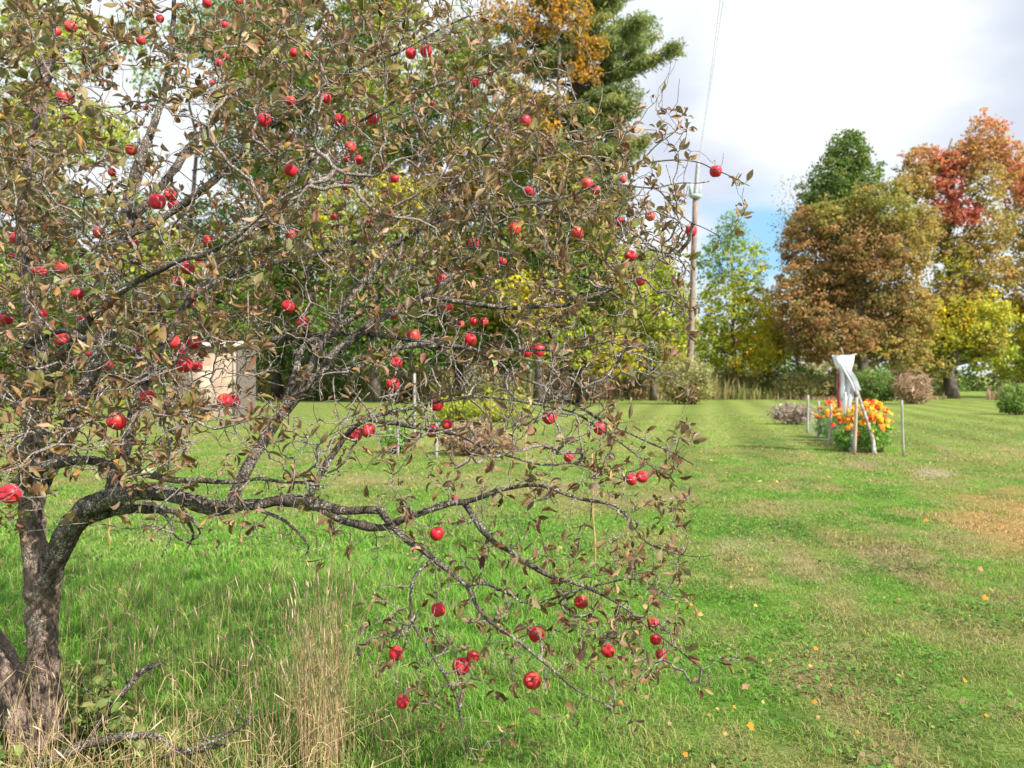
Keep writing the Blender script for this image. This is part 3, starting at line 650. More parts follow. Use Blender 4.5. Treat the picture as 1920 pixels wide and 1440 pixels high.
def leaves_np(base, direc, size, wid, fold, curl, col, rng):
    """curled apple leaves: 6 x 3 grid each"""
    n = len(base); K = 6; u = np.linspace(0, 1, K)
    d = unit(direc); r = rng.normal(size=(n, 3)); r[:, 2] += 0.9; r = r - d * (r * d).sum(1)[:, None]; nrm = unit(r); s = np.cross(d, nrm)
    prof = np.array([0.06, 0.62, 1.0, 0.95, 0.62, 0.03])
    pr = prof[None, :] * (1 + rng.normal(0, 0.09, (n, K)))
    ang = curl[:, None] * u[None, :]                    # bending along the length
    ca = np.where(np.abs(curl[:, None]) > 1e-3, np.sin(ang) / curl[:, None], u[None, :]); sa = (1 - np.cos(ang)) / np.where(np.abs(curl) > 1e-3, curl, 1)[:, None]
    mid = base[:, None, :] + d[:, None, :] * (ca * size[:, None])[:, :, None] - nrm[:, None, :] * (sa * size[:, None])[:, :, None]
    nn = nrm[:, None, :] * np.cos(ang)[:, :, None] + d[:, None, :] * np.sin(ang)[:, :, None]
    hw = pr * (wid * size)[:, None] * 0.5
    f1 = fold[:, None] + rng.normal(0, 0.16, (n, K)); f2 = fold[:, None] + rng.normal(0, 0.16, (n, K))
    Lp = mid - s[:, None, :] * (hw * np.cos(f1))[:, :, None] + nn * (hw * np.sin(f1))[:, :, None]
    Rp = mid + s[:, None, :] * (hw * np.cos(f2))[:, :, None] + nn * (hw * np.sin(f2))[:, :, None]
    V = np.stack([Lp, mid, Rp], 2).reshape(-1, 3)      # (n,K,3,3)
    o = np.arange(n)[:, None] * (K * 3); fs = []
    for k in range(K - 1):
        a = k * 3
        fs += [o + [a, a + 1, a + 4, a + 3], o + [a + 1, a + 2, a + 5, a + 4]]
    Fc = np.concatenate(fs, 1).reshape(-1, 4)
    e = rng.uniform(0, 1, (n, 1, 1))
    C = np.repeat(col[:, None, :], K * 3, 1)
    edge = np.tile(np.array([1, 0, 1]), K)[None, :, None] * (e > 0.45)      # dried brown rims on about half
    C = C * (1 - 0.55 * edge) + np.array([0.26, 0.13, 0.06]) * 0.55 * edge
    vein = np.tile(np.array([0, 1, 0]), K)[None, :, None] * 0.12
    C = C * (1 - vein) + np.array([0.4, 0.36, 0.2]) * vein
    return V, Fc, C.reshape(-1, 3)

def build_apple_tree():
    rng = np.random.default_rng(21)
    root = empty('apple_tree', (P(86, 1400, 3.5)[0], 3.5, 0), 'gnarled old apple tree with lichened limbs, browning leaves and red fruit', 'apple tree')
    org = np.array(root.location)
    nodes, ndir, nlen, nrad, npar = [], [], [], [], []
    parts = {}
    for nm, c in MAIN.items():
        c = np.array([[*P(a, b, y), r * y / F] for a, b, y, r in c])
        big = c[0, 3] > 0.03
        pts = spline(c, 0.012 if big else 0.02)
        n = len(pts); wob = np.stack([vn(np.c_[pts[:, :3] * 9], s) - 0.5 for s in (1, 2, 3)], 1)
        amp = 0.012 if not big else 0.008
        pts[:, :3] += wob * amp * 1.6 * np.clip(np.linspace(0, 8, n), 0, 1)[:, None]
        rad = np.maximum(pts[:, 3], 0.0011)
        sides = 40 if rad[0] > 0.045 else (18 if rad[0] > 0.02 else (10 if rad[0] > 0.009 else 7))
        def fn(Vv, rr, sides=sides):
            R = np.repeat(rr, sides)
            b = (fbm(Vv * np.array([24, 24, 15]), 4) - 0.5) * 0.5 * R + np.clip(vn(Vv * 13, 9) - 0.68, 0, 1) * 1.1 * np.minimum(R, .03)
            rg = (1 - np.abs(2 * fbm(Vv * np.array([75, 75, 24]), 8, 3) - 1)) - 0.8
            return b + rg * np.minimum(R * 0.24, 0.013)
        mb = MB(); mb.tube(pts[:, :3] - org, rad, sides, True, None, fn)
        part = 'trunk' if nm in ('trunk', 'stem_left', 'stem_back') else 'branch'
        me = mb.mesh(part, M_TRUNK if part == 'trunk' else M_LIMB)
        parts.setdefault(part, []).append(me)
        o = link(part if nm == 'trunk' or part == 'branch' else 'stem', me, root)
        stp = 4 if big else 3
        dd = unit(np.gradient(pts[:, :3], axis=0))
        for i in range(0, n, stp):
            if nm in ('trunk', 'stem_left', 'stem_back') and pts[i, 2] < 1.1: continue
            if rad[i] > 0.055: continue
            nodes.append(pts[i, :3]); ndir.append(dd[i]); nlen.append(0.0); nrad.append(rad[i]); npar.append(-1)
    # targets: (point, leafy?)
    T = []
    ap = []
    for (px, py, d, lab) in APPLES:
        Y = float(np.clip(0.064 * F / d, 2.72, 4.3)); 
        if py > 880 and px > 250: Y = float(np.clip(Y, 2.82, 3.2))
        D = d * Y / F * 1.06
        c = P(px, py, Y); ap.append((px, py, d, Y, D, lab, c))
        T.append((c + np.array([rng.normal(0, 0.006), 0.0, D * 0.5 + 0.012]), 'apple'))
    for r, row in enumerate(LEAFD):
        for c_, v in enumerate(row):
            k = v * 3.4
            k = int(k) + (rng.uniform() < k % 1)
            for _ in range(k):
                px, py = rng.uniform(c_ * 100, c_ * 100 + 100), rng.uniform(r * 100, r * 100 + 100)
                T.append((P(px, py, crown_depth(px, py, rng)), 'leaf'))
    for _ in range(2300):                                # bare twigs, most in the lower middle
        px, py = rng.uniform(-60, 1290), rng.triangular(60, 700, 960)
        if px > 1150 and py > 700: continue
        T.append((P(px, py, crown_depth(px, py, rng)), 'bare'))
    for _ in range(260):
        px = rng.uniform(250, 1280); py = rng.uniform(900, 1060 if px < 650 else 1260)
        if px < 650 and py > 1010: continue
        T.append((P(px, py, rng.uniform(2.85, 3.25)), 'bare'))
    for _ in range(900):                                # outside the frame: left side and top of the crown
        if rng.uniform() < 0.6: px, py = rng.uniform(-800, 0), rng.uniform(-350, 950)
        else: px, py = rng.uniform(-200, 900), rng.uniform(-380, 0)
        if py < 0 and rng.uniform() < abs(py) / 420: continue
        if ((px - 100) / 1000) ** 2 + ((py - 350) / 760) ** 2 > 1: continue
        T.append((P(px, py, crown_depth(max(px, 60), py, rng)), 'leaf'))
    T = [(p + rng.normal(0, 0.01, 3), k) if k != 'apple' else (p, k) for p, k in T]
    A = np.array(nodes); M0 = len(A)
    TP = np.array([t[0] for t in T])
    dmin = np.array([np.min(((A - p) ** 2).sum(1)) for p in TP])
    order = np.argsort(dmin)
    cap = M0 + len(T) * 14
    PA = np.zeros((cap, 3)); PA[:M0] = A; PL = np.zeros(cap); PD = np.zeros((cap, 3)); PD[:M0] = ndir; PR = np.zeros(cap); PR[:M0] = nrad; PP = np.full(cap, -1); cnt = np.zeros(cap)
    nn = M0; twigs = []
    for ti in order:
        p, kind = T[ti]
        d2 = np.sqrt(((PA[:nn] - p) ** 2).sum(1))
        drop = np.clip(PA[:nn, 2] - p[2], 0, None) * (0.25 if kind == 'leaf' else 0.0)
        cost = d2 + 0.16 * PL[:nn] + drop - np.minimum(PR[:nn], 0.01) * 2 + np.where(d2 < 0.04, 0.08, 0)
        i = int(np.argmin(cost)); a = PA[i]; L = d2[i]
        if L < 0.012: continue
        steps = max(2, min(12, int(L / 0.045) + 1)); t = np.linspace(0, 1, steps + 1)[:, None]
        sd0 = unit(PD[i] * 0.38 + unit(p - a) * 0.9 + rng.normal(0, 0.2, 3))
        c1 = a + sd0 * L * 0.4
        c2 = p - unit(unit(p - a) + np.array([0, 0, 0.25 if kind != 'apple' else -1.0]) + rng.normal(0, 0.2, 3)) * L * 0.3
        pts = a * (1 - t) ** 3 + 3 * c1 * t * (1 - t) ** 2 + 3 * c2 * t * t * (1 - t) + p * t ** 3
        pts[1:-1] += rng.normal(0, min(0.009, L * 0.05), (steps - 1, 3))
        idx = [i]
        for k in range(1, steps + 1):
            PA[nn] = pts[k]; PD[nn] = unit(pts[k] - pts[k - 1]); PL[nn] = PL[idx[-1]] + L / steps; PP[nn] = idx[-1]; idx.append(nn); nn += 1
        twigs.append((idx, kind))
    for j in range(M0, nn): pass
    w = np.zeros(nn); 
    for idx, kind in twigs: w[idx[-1]] += 1
    for j in range(nn - 1, M0 - 1, -1):
        if PP[j] >= 0: w[PP[j]] += w[j]
    mb = MB(); 
    for idx, kind in twigs:
        pts = PA[idx]; wt = np.maximum(w[idx], 1.0); r = 0.00145 * wt ** 0.42
        r[0] = min(r[1] * 1.15, r[0] if idx[0] >= M0 else 9); r[-1] = max(r[-1] * 0.75, 0.0009)
        mb.tube(pts - org, r, 5 if r.max() > 0.003 else 4, False)
    nsp = 0
    for _ in range(3800):                               # spurs and short stubs
        j = int(rng.integers(0, nn)); 
        if j < M0 and PR[j] > 0.02 and rng.uniform() < 0.5: continue
        a = PA[j]; d = unit(rng.normal(0, 1, 3) + np.array([0, 0, 0.4])); d = unit(d - PD[j] * np.dot(d, PD[j]) * 0.7)
        L = rng.uniform(0.015, 0.07) if rng.uniform() < 0.8 else rng.uniform(0.07, 0.16); r0 = rng.uniform(0.0011, 0.0021)
        m = a + d * L * 0.5 + rng.normal(0, 0.006, 3); e = a + d * L + rng.normal(0, 0.008, 3) + np.array([0, 0, L * 0.2])
        mb.tube(np.array([a, m, e]) - org, [r0, r0 * 0.9, r0 * 1.1], 4, True)
    link('twigs', mb.mesh('twigs', M_TWIG), root)
    # leaves
    B, D, S, Wd, Fo, Cu, Co = [], [], [], [], [], [], []
    pal_up = [((0.21, 0.20, 0.03), 2.9), ((0.14, 0.17, 0.028), 2.3), ((0.27, 0.15, 0.045), 3.2), ((0.38, 0.225, 0.13), 2.2), ((0.19, 0.07, 0.036), 4.2), ((0.26, 0.31, 0.13), 1.0), ((0.50, 0.33, 0.21), 0.9), ((0.44, 0.24, 0.04), 0.6), ((0.11, 0.042, 0.028), 1.8)]
    pal_lo = [((0.17, 0.062, 0.038), 4.5), ((0.23, 0.11, 0.065), 3.0), ((0.28, 0.19, 0.15), 1.4), ((0.16, 0.15, 0.045), 1.8), ((0.42, 0.24, 0.11), 1.5), ((0.09, 0.045, 0.03), 1.5)]
    def pick(pal):
        ww = np.array([x[1] for x in pal]); return np.array(pal[rng.choice(len(pal), p=ww / ww.sum())][0])
    apx = np.array([[a[0], a[1], a[2], a[3]] for a in ap])
    def hides(p):
        px = 960 + p[0] / p[1] * F; py = HZ - (p[2] - CH) / p[1] * F
        d = np.hypot(apx[:, 0] - px, apx[:, 1] - py)
        return bool(np.any((d < apx[:, 2] * 0.5 + 9) & (p[1] < apx[:, 3] + 0.05)))
    for idx, kind in twigs:
        e = PA[idx[-1]]; dr = PD[idx[-1]]; px = 960 + e[0] / e[1] * F; py = HZ - (e[2] - CH) / e[1] * F
        low = np.clip((py - 520) / 320, 0, 1) * (1 if px > 380 else 0.35)
        ns = []
        if kind == 'leaf':
            for _ in range(rng.integers(4, 9) if low < 0.5 else rng.integers(3, 6)): ns.append(e)
            for j in idx[1:-1]:
                if rng.uniform() < (0.32 if low < 0.5 else 0.2): ns.append(PA[j])
        elif kind == 'apple':
            for _ in range(rng.integers(1, 4)): ns.append(PA[idx[-2]])
        elif rng.uniform() < 0.25: ns.append(e)
        cc = pick(pal_lo if rng.uniform() < low else pal_up)
        for q in ns:
            c = (cc if rng.uniform() < 0.4 else pick(pal_lo if rng.uniform() < low else pal_up)) * rng.uniform(0.45, 1.2)
            d = unit(dr * 0.6 + rng.normal(0, 0.75, 3) + np.array([0, 0, 0.35 if low < 0.5 else -0.1]))
            s = rng.uniform(0.033, 0.067) * (0.92 if low > 0.5 else 1.0)
            b = q + d * 0.012
            if hides(b + d * s * 0.5) and rng.uniform() < 0.93: continue
            if b[1] + d[1] * s < 2.3: continue
            dry = c[0] > c[1] * 1.25
            B.append(b); D.append(d); S.append(s); Wd.append(rng.uniform(0.42, 0.6) * (0.85 if dry else 1)); Fo.append(rng.uniform(0.1, 0.7) if not dry else rng.uniform(0.4, 1.15)); Cu.append(rng.normal(0.5, 0.6) if not dry else rng.normal(0.9, 0.9)); Co.append(c)
    B = np.array(B)
    V, Fc, C = leaves_np(B, np.array(D), np.array(S), np.array(Wd), np.array(Fo), np.array(Cu), np.array(Co), rng)
    link('foliage', mesh_np('foliage', V - org, [Fc], M_APLEAF, C), root)
    print('apple tree', len(twigs), 'twigs', len(B), 'leaves')
    # apples
    meshes = [apple_mesh(k) for k in range(5)]
    sb = MB(); t = np.linspace(0, 1, 5)[:, None]
    sb.tube(np.array([0, 0, 0.26]) + np.array([0.03, 0.02, 0.42]) * t + np.array([0.05, 0, 0]) * t ** 2, [0.022, 0.018, 0.016, 0.018, 0.028], 6)
    stem = sb.mesh('stem', M_STEM)
    for k, (px, py, d, Y, Dm, lab, c) in enumerate(ap):
        o = link('apple', meshes[k % 5], None, c); o.scale = (Dm,) * 3
        if d >= 18 and rng.uniform() < 0.35: o.rotation_euler = (rng.uniform(0.7, 1.25), 0, rng.uniform(-0.7, 0.7))
        else: o.rotation_euler = (rng.normal(0, 0.28), rng.normal(0, 0.28), rng.uniform(0, 6.28))
        tagp(o, lab, 'apple', 'red apples hanging in the old apple tree')
        if d >= 18: link('stem', stem, o)
build_apple_tree()

# ------------------------------------------------------------------ background trees and shrubs
def leaf_cloud(pts, size, col, rng, elong=1.0, outw=None):
    n = len(pts); a = unit(rng.normal(size=(n, 3)))
    b = rng.normal(size=(n, 3)); b[:, 2] *= 0.7
    if outw is not None: nrm = unit(outw + rng.normal(0, 0.7, (n, 3))); a = unit(a - nrm * (a * nrm).sum(1)[:, None]); b = np.cross(nrm, a)
    else: b = unit(b - a * (a * b).sum(1)[:, None])
    s = size[:, None]
    V = np.stack([pts - a * s * 0.5 * elong, pts + b * s * 0.36 / elong, pts + a * s * 0.5 * elong, pts - b * s * 0.36 / elong], 1).reshape(-1, 3)
    Fc = (np.arange(n)[:, None] * 4 + np.arange(4)[None, :])
    return V, Fc, np.repeat(col, 4, 0)
PAL = {
 'green': [((0.14, 0.25, 0.05), 3), ((0.21, 0.32, 0.065), 2), ((0.10, 0.18, 0.04), 1.6), ((0.33, 0.35, 0.07), 1.3)],
 'dkgreen': [((0.12, 0.20, 0.05), 3), ((0.17, 0.25, 0.06), 2), ((0.22, 0.24, 0.07), 1.2)],
 'pine': [((0.23, 0.29, 0.10), 3), ((0.30, 0.36, 0.13), 2), ((0.16, 0.22, 0.07), 2), ((0.36, 0.34, 0.11), 1.2)],
 'orange': [((0.606, 0.310, 0.039), 3), ((0.507, 0.276, 0.057), 2), ((0.431, 0.303, 0.071), 1.5), ((0.298, 0.234, 0.066), 1)],
 'yellow': [((0.710, 0.601, 0.055), 2), ((0.469, 0.487, 0.068), 3), ((0.298, 0.371, 0.062), 2), ((0.820, 0.492, 0.037), 1)],
 'ygreen': [((0.380, 0.474, 0.068), 3), ((0.523, 0.541, 0.068), 2), ((0.240, 0.334, 0.059), 2), ((0.704, 0.571, 0.060), 0.8)],
 'rust': [((0.45, 0.25, 0.11), 3), ((0.27, 0.175, 0.08), 2), ((0.26, 0.235, 0.08), 2.4), ((0.48, 0.27, 0.12), 2), ((0.15, 0.18, 0.06), 1.4)],
 'olive': [((0.348, 0.329, 0.093), 3), ((0.475, 0.342, 0.096), 2), ((0.241, 0.279, 0.071), 2)],
 'ochre': [((0.46, 0.33, 0.10), 3), ((0.36, 0.32, 0.09), 2.4), ((0.52, 0.31, 0.12), 1.6), ((0.28, 0.27, 0.08), 1.8)],
 'red': [((0.64, 0.14, 0.11), 3), ((0.58, 0.22, 0.13), 2), ((0.54, 0.32, 0.12), 1)],
 'salmon': [((0.58, 0.28, 0.13), 3), ((0.52, 0.35, 0.11), 2), ((0.62, 0.20, 0.14), 1.6), ((0.42, 0.33, 0.09), 1)],
 'dry': [((0.454, 0.318, 0.207), 3), ((0.363, 0.253, 0.154), 2), ((0.565, 0.417, 0.294), 1.5)],
 'greydry': [((0.406, 0.339, 0.294), 3), ((0.288, 0.198, 0.154), 2), ((0.526, 0.459, 0.414), 1.5)],
 'bush': [((0.19, 0.30, 0.075), 3), ((0.26, 0.37, 0.10), 2), ((0.13, 0.22, 0.05), 2)],
 'brush': [((0.332, 0.350, 0.131), 3), ((0.468, 0.395, 0.177), 2), ((0.231, 0.268, 0.086), 2), ((0.570, 0.424, 0.224), 1)],
 'bedleaf': [((0.153, 0.328, 0.066), 3), ((0.260, 0.435, 0.085), 2), ((0.396, 0.484, 0.134), 1)],
}
def pick_many(pal, n, rng):
    w = np.array([x[1] for x in PAL[pal]]); c = np.array([x[0] for x in PAL[pal]])
    return c[rng.choice(len(c), n, p=w / w.sum())]
def canopy(blobs, Y, rng, leaf, cover=3.2, elong=1.0, ysq=0.75, clump=0.22, up=0.55, wood=None, origin=None, cmin=0.35):
    """blobs: (px,py,rx,ry,palette[,cover factor]) in photo pixels at distance Y (or own Y)"""
    Vs, Fs, Cs, k, cents = [], [], [], 0, []
    for bl in blobs:
        px, py, rx, ry, pal = bl[:5]; cf = bl[5] if len(bl) > 5 else 1.0; dy = bl[6] if len(bl) > 6 else rng.normal(0, 0.25) * rx / F * Y
        Yb = Y + dy; c = P(px, py, Yb); R = np.array([rx, 0, ry]) / F * Yb; R[1] = (R[0] + R[2]) / 2 * ysq
        area = math.pi * R[0] * R[2]; cr = max(cmin, clump * min(R[0], R[2]) * 1.3)
        nc = int(np.clip(area / (cr * cr) * 1.5, 8, 260)); nl = int(area / (leaf * leaf * 0.36) * cover * cf)
        u = unit(rng.normal(size=(nc, 3))); rr = rng.uniform(0.25, 1.0, nc) ** 0.5
        cc = c + u * rr[:, None] * R * (0.85 + 0.3 * rng.uniform(size=(nc, 1)))
        cents.append((c, R, cc))
        which = rng.integers(0, nc, nl); crs = cr * rng.uniform(0.6, 1.3, nc)
        g = unit(rng.normal(size=(nl, 3))) * (rng.uniform(0.2, 1, nl) ** 0.45)[:, None]; g[:, 2] = g[:, 2] * up
        pts = cc[which] + g * crs[which][:, None]
        lo_ = rng.uniform(0, 1, nl) < 0.3
        uu = unit(rng.normal(size=(nl, 3))) * (rng.uniform(0, 1, nl) ** 0.4)[:, None]
        pts[lo_] = (c + uu * R * (0.85 + 0.3 * vn(uu * 3 + c, 6))[:, None])[lo_]
        z0 = 0.05
        pts[:, 2] = np.maximum(pts[:, 2], z0 + rng.uniform(0, 0.2, nl))
        ccol = pick_many(pal, nc, rng) * rng.uniform(0.8, 1.2, (nc, 1))
        lc = pick_many(pal, nl, rng)
        col = (ccol[which] * 0.62 + lc * 0.38) * rng.uniform(0.75, 1.25, (nl, 1))
        outw = unit(g + u[which] * 0.5 + np.array([0, 0, 0.3]))
        V, Fc, C = leaf_cloud(pts, leaf * rng.uniform(0.6, 1.35, nl), col, rng, elong, outw)
        Vs.append(V); Fs.append(Fc + k); Cs.append(C); k += len(V)
    return np.concatenate(Vs), np.concatenate(Fs), np.concatenate(Cs), cents
def limbs(mb, base, top, r0, cents, rng, org, n_each=7, lean=None, col=None):
    """a bent leader from base to top and limbs into the clumps of each blob"""
    t = np.linspace(0, 1, 12)[:, None]; H = top[2] - base[2]
    ld = base * (1 - t) + top * t; ld[1:-1] += rng.normal(0, 0.012 * H, (10, 3)) * [1, 1, 0.2]
    mb.tube(ld - org, r0 * (1 - 0.86 * t[:, 0]) * np.where(t[:, 0] < 0.02, 1.3, 1), 9)
    for c, R, cc in cents:
        z = max(base[2] + 0.3, min(c[2] - R[2] * rng.uniform(0.3, 0.9), top[2] - 0.3)); k = np.clip((z - base[2]) / H, 0.12, 0.93)
        a = base * (1 - k) + top * k; L = np.linalg.norm(c - a); rr = r0 * (1 - 0.86 * k) * 0.55
        q = np.linspace(0, 1, 7)[:, None]; m = (a + c) / 2 + np.array([0, 0, -0.12 * L]); pts = a * (1 - q) ** 2 + 2 * m * q * (1 - q) + c * q * q
        mb.tube(pts - org, np.linspace(rr, rr * 0.35, 7), 6)
        for j in rng.choice(len(cc), min(n_each, len(cc)), False):
            s = pts[int(rng.integers(2, 6))]; e = cc[j]; mm = (s + e) / 2 + rng.normal(0, 0.08 * np.linalg.norm(e - s), 3)
            pp = s * (1 - q) ** 2 + 2 * mm * q * (1 - q) + e * q * q
            mb.tube(pp - org, np.linspace(rr * 0.38, max(rr * 0.07, 0.012), 7), 4)
def tree(name, label, cat, px, Y, top_py, r0, blobs, leaf=0.24, cover=3.0, group='autumn trees behind the lawn', seed=1, elong=1.0, top_px=None, extra=None, **kw):
    rng = np.random.default_rng(seed)
    base = np.array([(px - 960) / F * Y, Y, -0.1]); top = P(px if top_px is None else top_px, top_py, Y)
    root = empty(name, (base[0], base[1], 0), label, cat, group); org = np.array(root.location)
    V, Fc, C, cents = canopy(blobs, Y, rng, leaf, cover, elong, **kw)
    mb = MB(); limbs(mb, base, top, r0, cents, rng, org)
    if extra: extra(mb, org, rng)
    link('trunk', mb.mesh('trunk', M_FARBARK), root)
    link('crown', mesh_np('crown', V - org, [Fc], M_LEAF, C, False), root)
    return root

# right-hand group
tree('maple_tree', 'dark green maple with a rounded top behind the rust coloured tree', 'tree', 1590, 60, 270, 0.42,
     [(1590, 290, 45, 55, 'dkgreen', 1.2), (1560, 350, 56, 55, 'dkgreen', 1.1), (1615, 340, 38, 55, 'green'), (1545, 410, 60, 60, 'dkgreen'), (1600, 430, 70, 60, 'dkgreen'), (1600, 520, 70, 70, 'dkgreen', .8)], seed=2, cover=4.6, leaf=0.2)
tree('maple_tree', 'broad rust brown tree left of the red maple, behind the flower garden', 'tree', 1615, 56, 380, 0.45,
     [(1510, 450, 50, 65, 'rust'), (1500, 560, 52, 75, 'rust', 1.1), (1555, 540, 60, 80, 'rust'), (1620, 470, 70, 75, 'rust'), (1660, 400, 62, 62, 'olive', 1.1), (1602, 405, 50, 38, 'olive', .8), (1548, 405, 36, 36, 'olive', .7), (1725, 430, 40, 50, 'ochre', .8), (1690, 480, 55, 75, 'ochre'), (1650, 590, 70, 70, 'rust', 1.2), (1570, 630, 75, 50, 'rust'), (1700, 590, 55, 70, 'ochre'), (1520, 640, 45, 45, 'rust'), (1630, 650, 60, 38, 'olive'), (1700, 660, 45, 40, 'ochre')], seed=3, cover=4.6, leaf=0.2)
tree('maple_tree', 'tall maple with red patches in its crown at the right edge', 'tree', 1785, 58, 260, 0.45,
     [(1850, 265, 42, 50, 'salmon', .8), (1815, 300, 40, 40, 'salmon', .8), (1780, 310, 38, 34, 'red', 1), (1770, 360, 40, 30, 'red', 1), (1890, 300, 34, 40, 'salmon', .9), (1800, 470, 50, 40, 'ochre', .9), (1850, 345, 46, 50, 'ochre', .6), (1735, 300, 42, 32, 'salmon', .8), (1715, 345, 42, 44, 'ochre', .9), (1745, 430, 44, 44, 'ochre', .9), (1800, 400, 44, 28, 'red', 1), (1855, 430, 50, 46, 'ochre', .7), (1845, 510, 60, 50, 'ochre', .8), (1785, 500, 42, 40, 'yellow', .55), (1830, 600, 74, 55, 'yellow', .8), (1765, 560, 42, 50, 'ochre', .8), (1770, 630, 60, 46, 'yellow', 1), (1745, 680, 46, 34, 'olive', 1.1), (1810, 560, 60, 40, 'ochre', .8), (1850, 640, 40, 30, 'olive', .8), (1850, 660, 60, 36, 'ygreen', .8), (1740, 600, 35, 45, 'yellow')], seed=4, cover=4.6, leaf=0.22)
tree('maple_tree', 'orange and red maple cut by the right edge of the picture', 'tree', 1960, 60, 300, 0.4,
     [(1910, 350, 42, 45, 'salmon', .7), (1960, 330, 60, 60, 'salmon'), (1905, 430, 45, 46, 'ochre', .7), (1980, 450, 80, 80, 'ochre'), (1915, 530, 50, 56, 'ochre', .8), (2000, 600, 90, 90, 'yellow'), (1910, 610, 55, 56, 'yellow', .9), (1905, 680, 50, 35, 'ygreen', .9), (2060, 480, 90, 120, 'ochre')], seed=5, cover=4.6, leaf=0.22)
# small trees between
tree('birch_tree', 'slender pale green tree with airy crown right of the utility pole', 'tree', 1375, 58, 400, 0.18,
     [(1370, 440, 34, 45, 'bush', .42), (1340, 490, 38, 50, 'bush', .45), (1400, 500, 40, 60, 'ygreen', .5), (1360, 570, 55, 60, 'ygreen', .75), (1420, 590, 42, 55, 'yellow', .8), (1400, 660, 62, 45, 'yellow', 1), (1330, 640, 42, 55, 'ygreen', .9)], seed=6, cover=3.8, leaf=0.2, clump=0.18)
tree('birch_tree', 'young yellow tree beside the field edge just left of the dark trees', 'tree', 1440, 62, 560, 0.14,
     [(1440, 590, 32, 50, 'orange', .8), (1430, 650, 45, 45, 'yellow', 1), (1465, 640, 22, 40, 'orange', .8)], seed=7, cover=3.6, leaf=0.2)
tree('bare_tree', 'leafless grey tree showing against the sky left of the rust tree', 'tree', 1500, 66, 330, 0.16,
     [(1480, 360, 36, 40, 'greydry', .10), (1470, 430, 30, 50, 'dkgreen', .16), (1495, 500, 40, 70, 'dkgreen', .3)], seed=8, cover=2.2, leaf=0.2, clump=0.12)
tree('maple_tree', 'yellow green tree standing directly left of the utility pole', 'tree', 1225, 54, 480, 0.25,
     [(1220, 510, 50, 50, 'ygreen'), (1190, 580, 60, 60, 'ygreen'), (1250, 570, 45, 60, 'ygreen'), (1230, 640, 60, 50, 'ygreen'), (1170, 650, 50, 45, 'yellow'), (1260, 650, 32, 42, 'yellow'), (1285, 600, 25, 60, 'ygreen', .8)], seed=9, cover=4.6, leaf=0.2)
# the big pine
def pine(name, label, px, Y, spec, r0, seed, top_py):
    rng = np.random.default_rng(seed); base = np.array([(px - 960) / F * Y, Y, -0.1]); top = P(px, top_py, Y)
    root = empty(name, (base[0], base[1], 0), label, 'tree', 'autumn trees behind the lawn'); org = np.array(root.location); mb = MB()
    t = np.linspace(0, 1, 14)[:, None]; mb.tube(base * (1 - t) + top * t - org, r0 * (1 - 0.85 * t[:, 0]), 10)
    Vs, Fs, Cs, k = [], [], [], 0
    for (z0, ex, ey, dy, pal, dens) in spec:               # limb from trunk row z0 to (ex,ey)
        a = P(px, z0, Y); e = P(ex, ey, Y + dy); q = np.linspace(0, 1, 10)[:, None]; L = np.linalg.norm(e - a)
        m = (a + e) / 2 - np.array([0, 0, 0.16 * L]); pts = a * (1 - q) ** 2 + 2 * m * q * (1 - q) + e * q * q
        mb.tube(pts - org, np.linspace(0.1, 0.025, 10), 6)
        nb = int(L * 2.3 * dens) + 4
        for _ in range(nb):
            f = rng.uniform(0.22, 1.0); b = a * (1 - f) ** 2 + 2 * m * f * (1 - f) + e * f * f
            side = unit(np.cross(e - a, [0, 0, 1])) * rng.choice([-1, 1]); dl = unit(unit(e - a) * 0.8 + side * rng.uniform(0.2, 1.1) + np.array([0, 0, rng.uniform(0.0, 0.5)]))
            bl = rng.uniform(0.5, 1.5) * (1.25 - f * 0.6); tip = b + dl * bl
            mb.tube(np.array([b, (b + tip) / 2 + [0, 0, -0.05], tip]) - org, [0.022, 0.016, 0.008], 4)
            n = int(150 * bl * dens); s = rng.uniform(0.25, 1.05, n); pts_ = b + (tip - b) * s[:, None] + rng.normal(0, 0.24, (n, 3)) * [1, 1, 0.6]
            cc = pick_many(pal, 1, rng)[0]; col = (cc * 0.6 + pick_many(pal, n, rng) * 0.4) * rng.uniform(0.75, 1.25, (n, 1))
            V, Fc, C = leaf_cloud(pts_, rng.uniform(0.12, 0.27, n), col, rng, 1.7)
            Vs.append(V); Fs.append(Fc + k); Cs.append(C); k += len(V)
    link('trunk', mb.mesh('trunk', M_FARBARK), root)
    link('crown', mesh_np('crown', np.concatenate(Vs) - org, [np.concatenate(Fs)], M_LEAF, np.concatenate(Cs), False), root)
rp = np.random.default_rng(99); spec = []
edge = {-260: 1120, -180: 1150, -100: 1170, -30: 1200, 40: 1225, 90: 1262, 150: 1190, 200: 1205, 255: 1212, 310: 1175, 370: 1190, 430: 1185, 490: 1180, 550: 1170, 620: 1160}
for y, ex in edge.items():
    for s in range(5):
        spec.append((y + 60 + rp.uniform(-10, 25), ex - s * 16 + rp.uniform(-26, 2), y + rp.uniform(-30, 34) + s * 6, rp.uniform(-2.6, 2.8), 'pine', 1.05))
    for s in range(2):
        spec.append((y + 60 + rp.uniform(-10, 25), 1075 - (ex - 1075) * rp.uniform(0.5, 1.0), y + rp.uniform(-18, 25), rp.uniform(-1.5, 2.5), 'pine', 0.9))
    for s in range(3):
        spec.append((y + 50, 1075 + rp.uniform(-60, 60), y + rp.uniform(-10, 30), rp.choice([-3.2, 3.0]) * rp.uniform(.5, 1), 'pine' if rp.uniform() < .7 else 'dkgreen', 1.0))
pine('pine_tree', 'tall green pine with long boughs reaching out into the sky', 1078, 48, spec, 0.36, 12, -330)
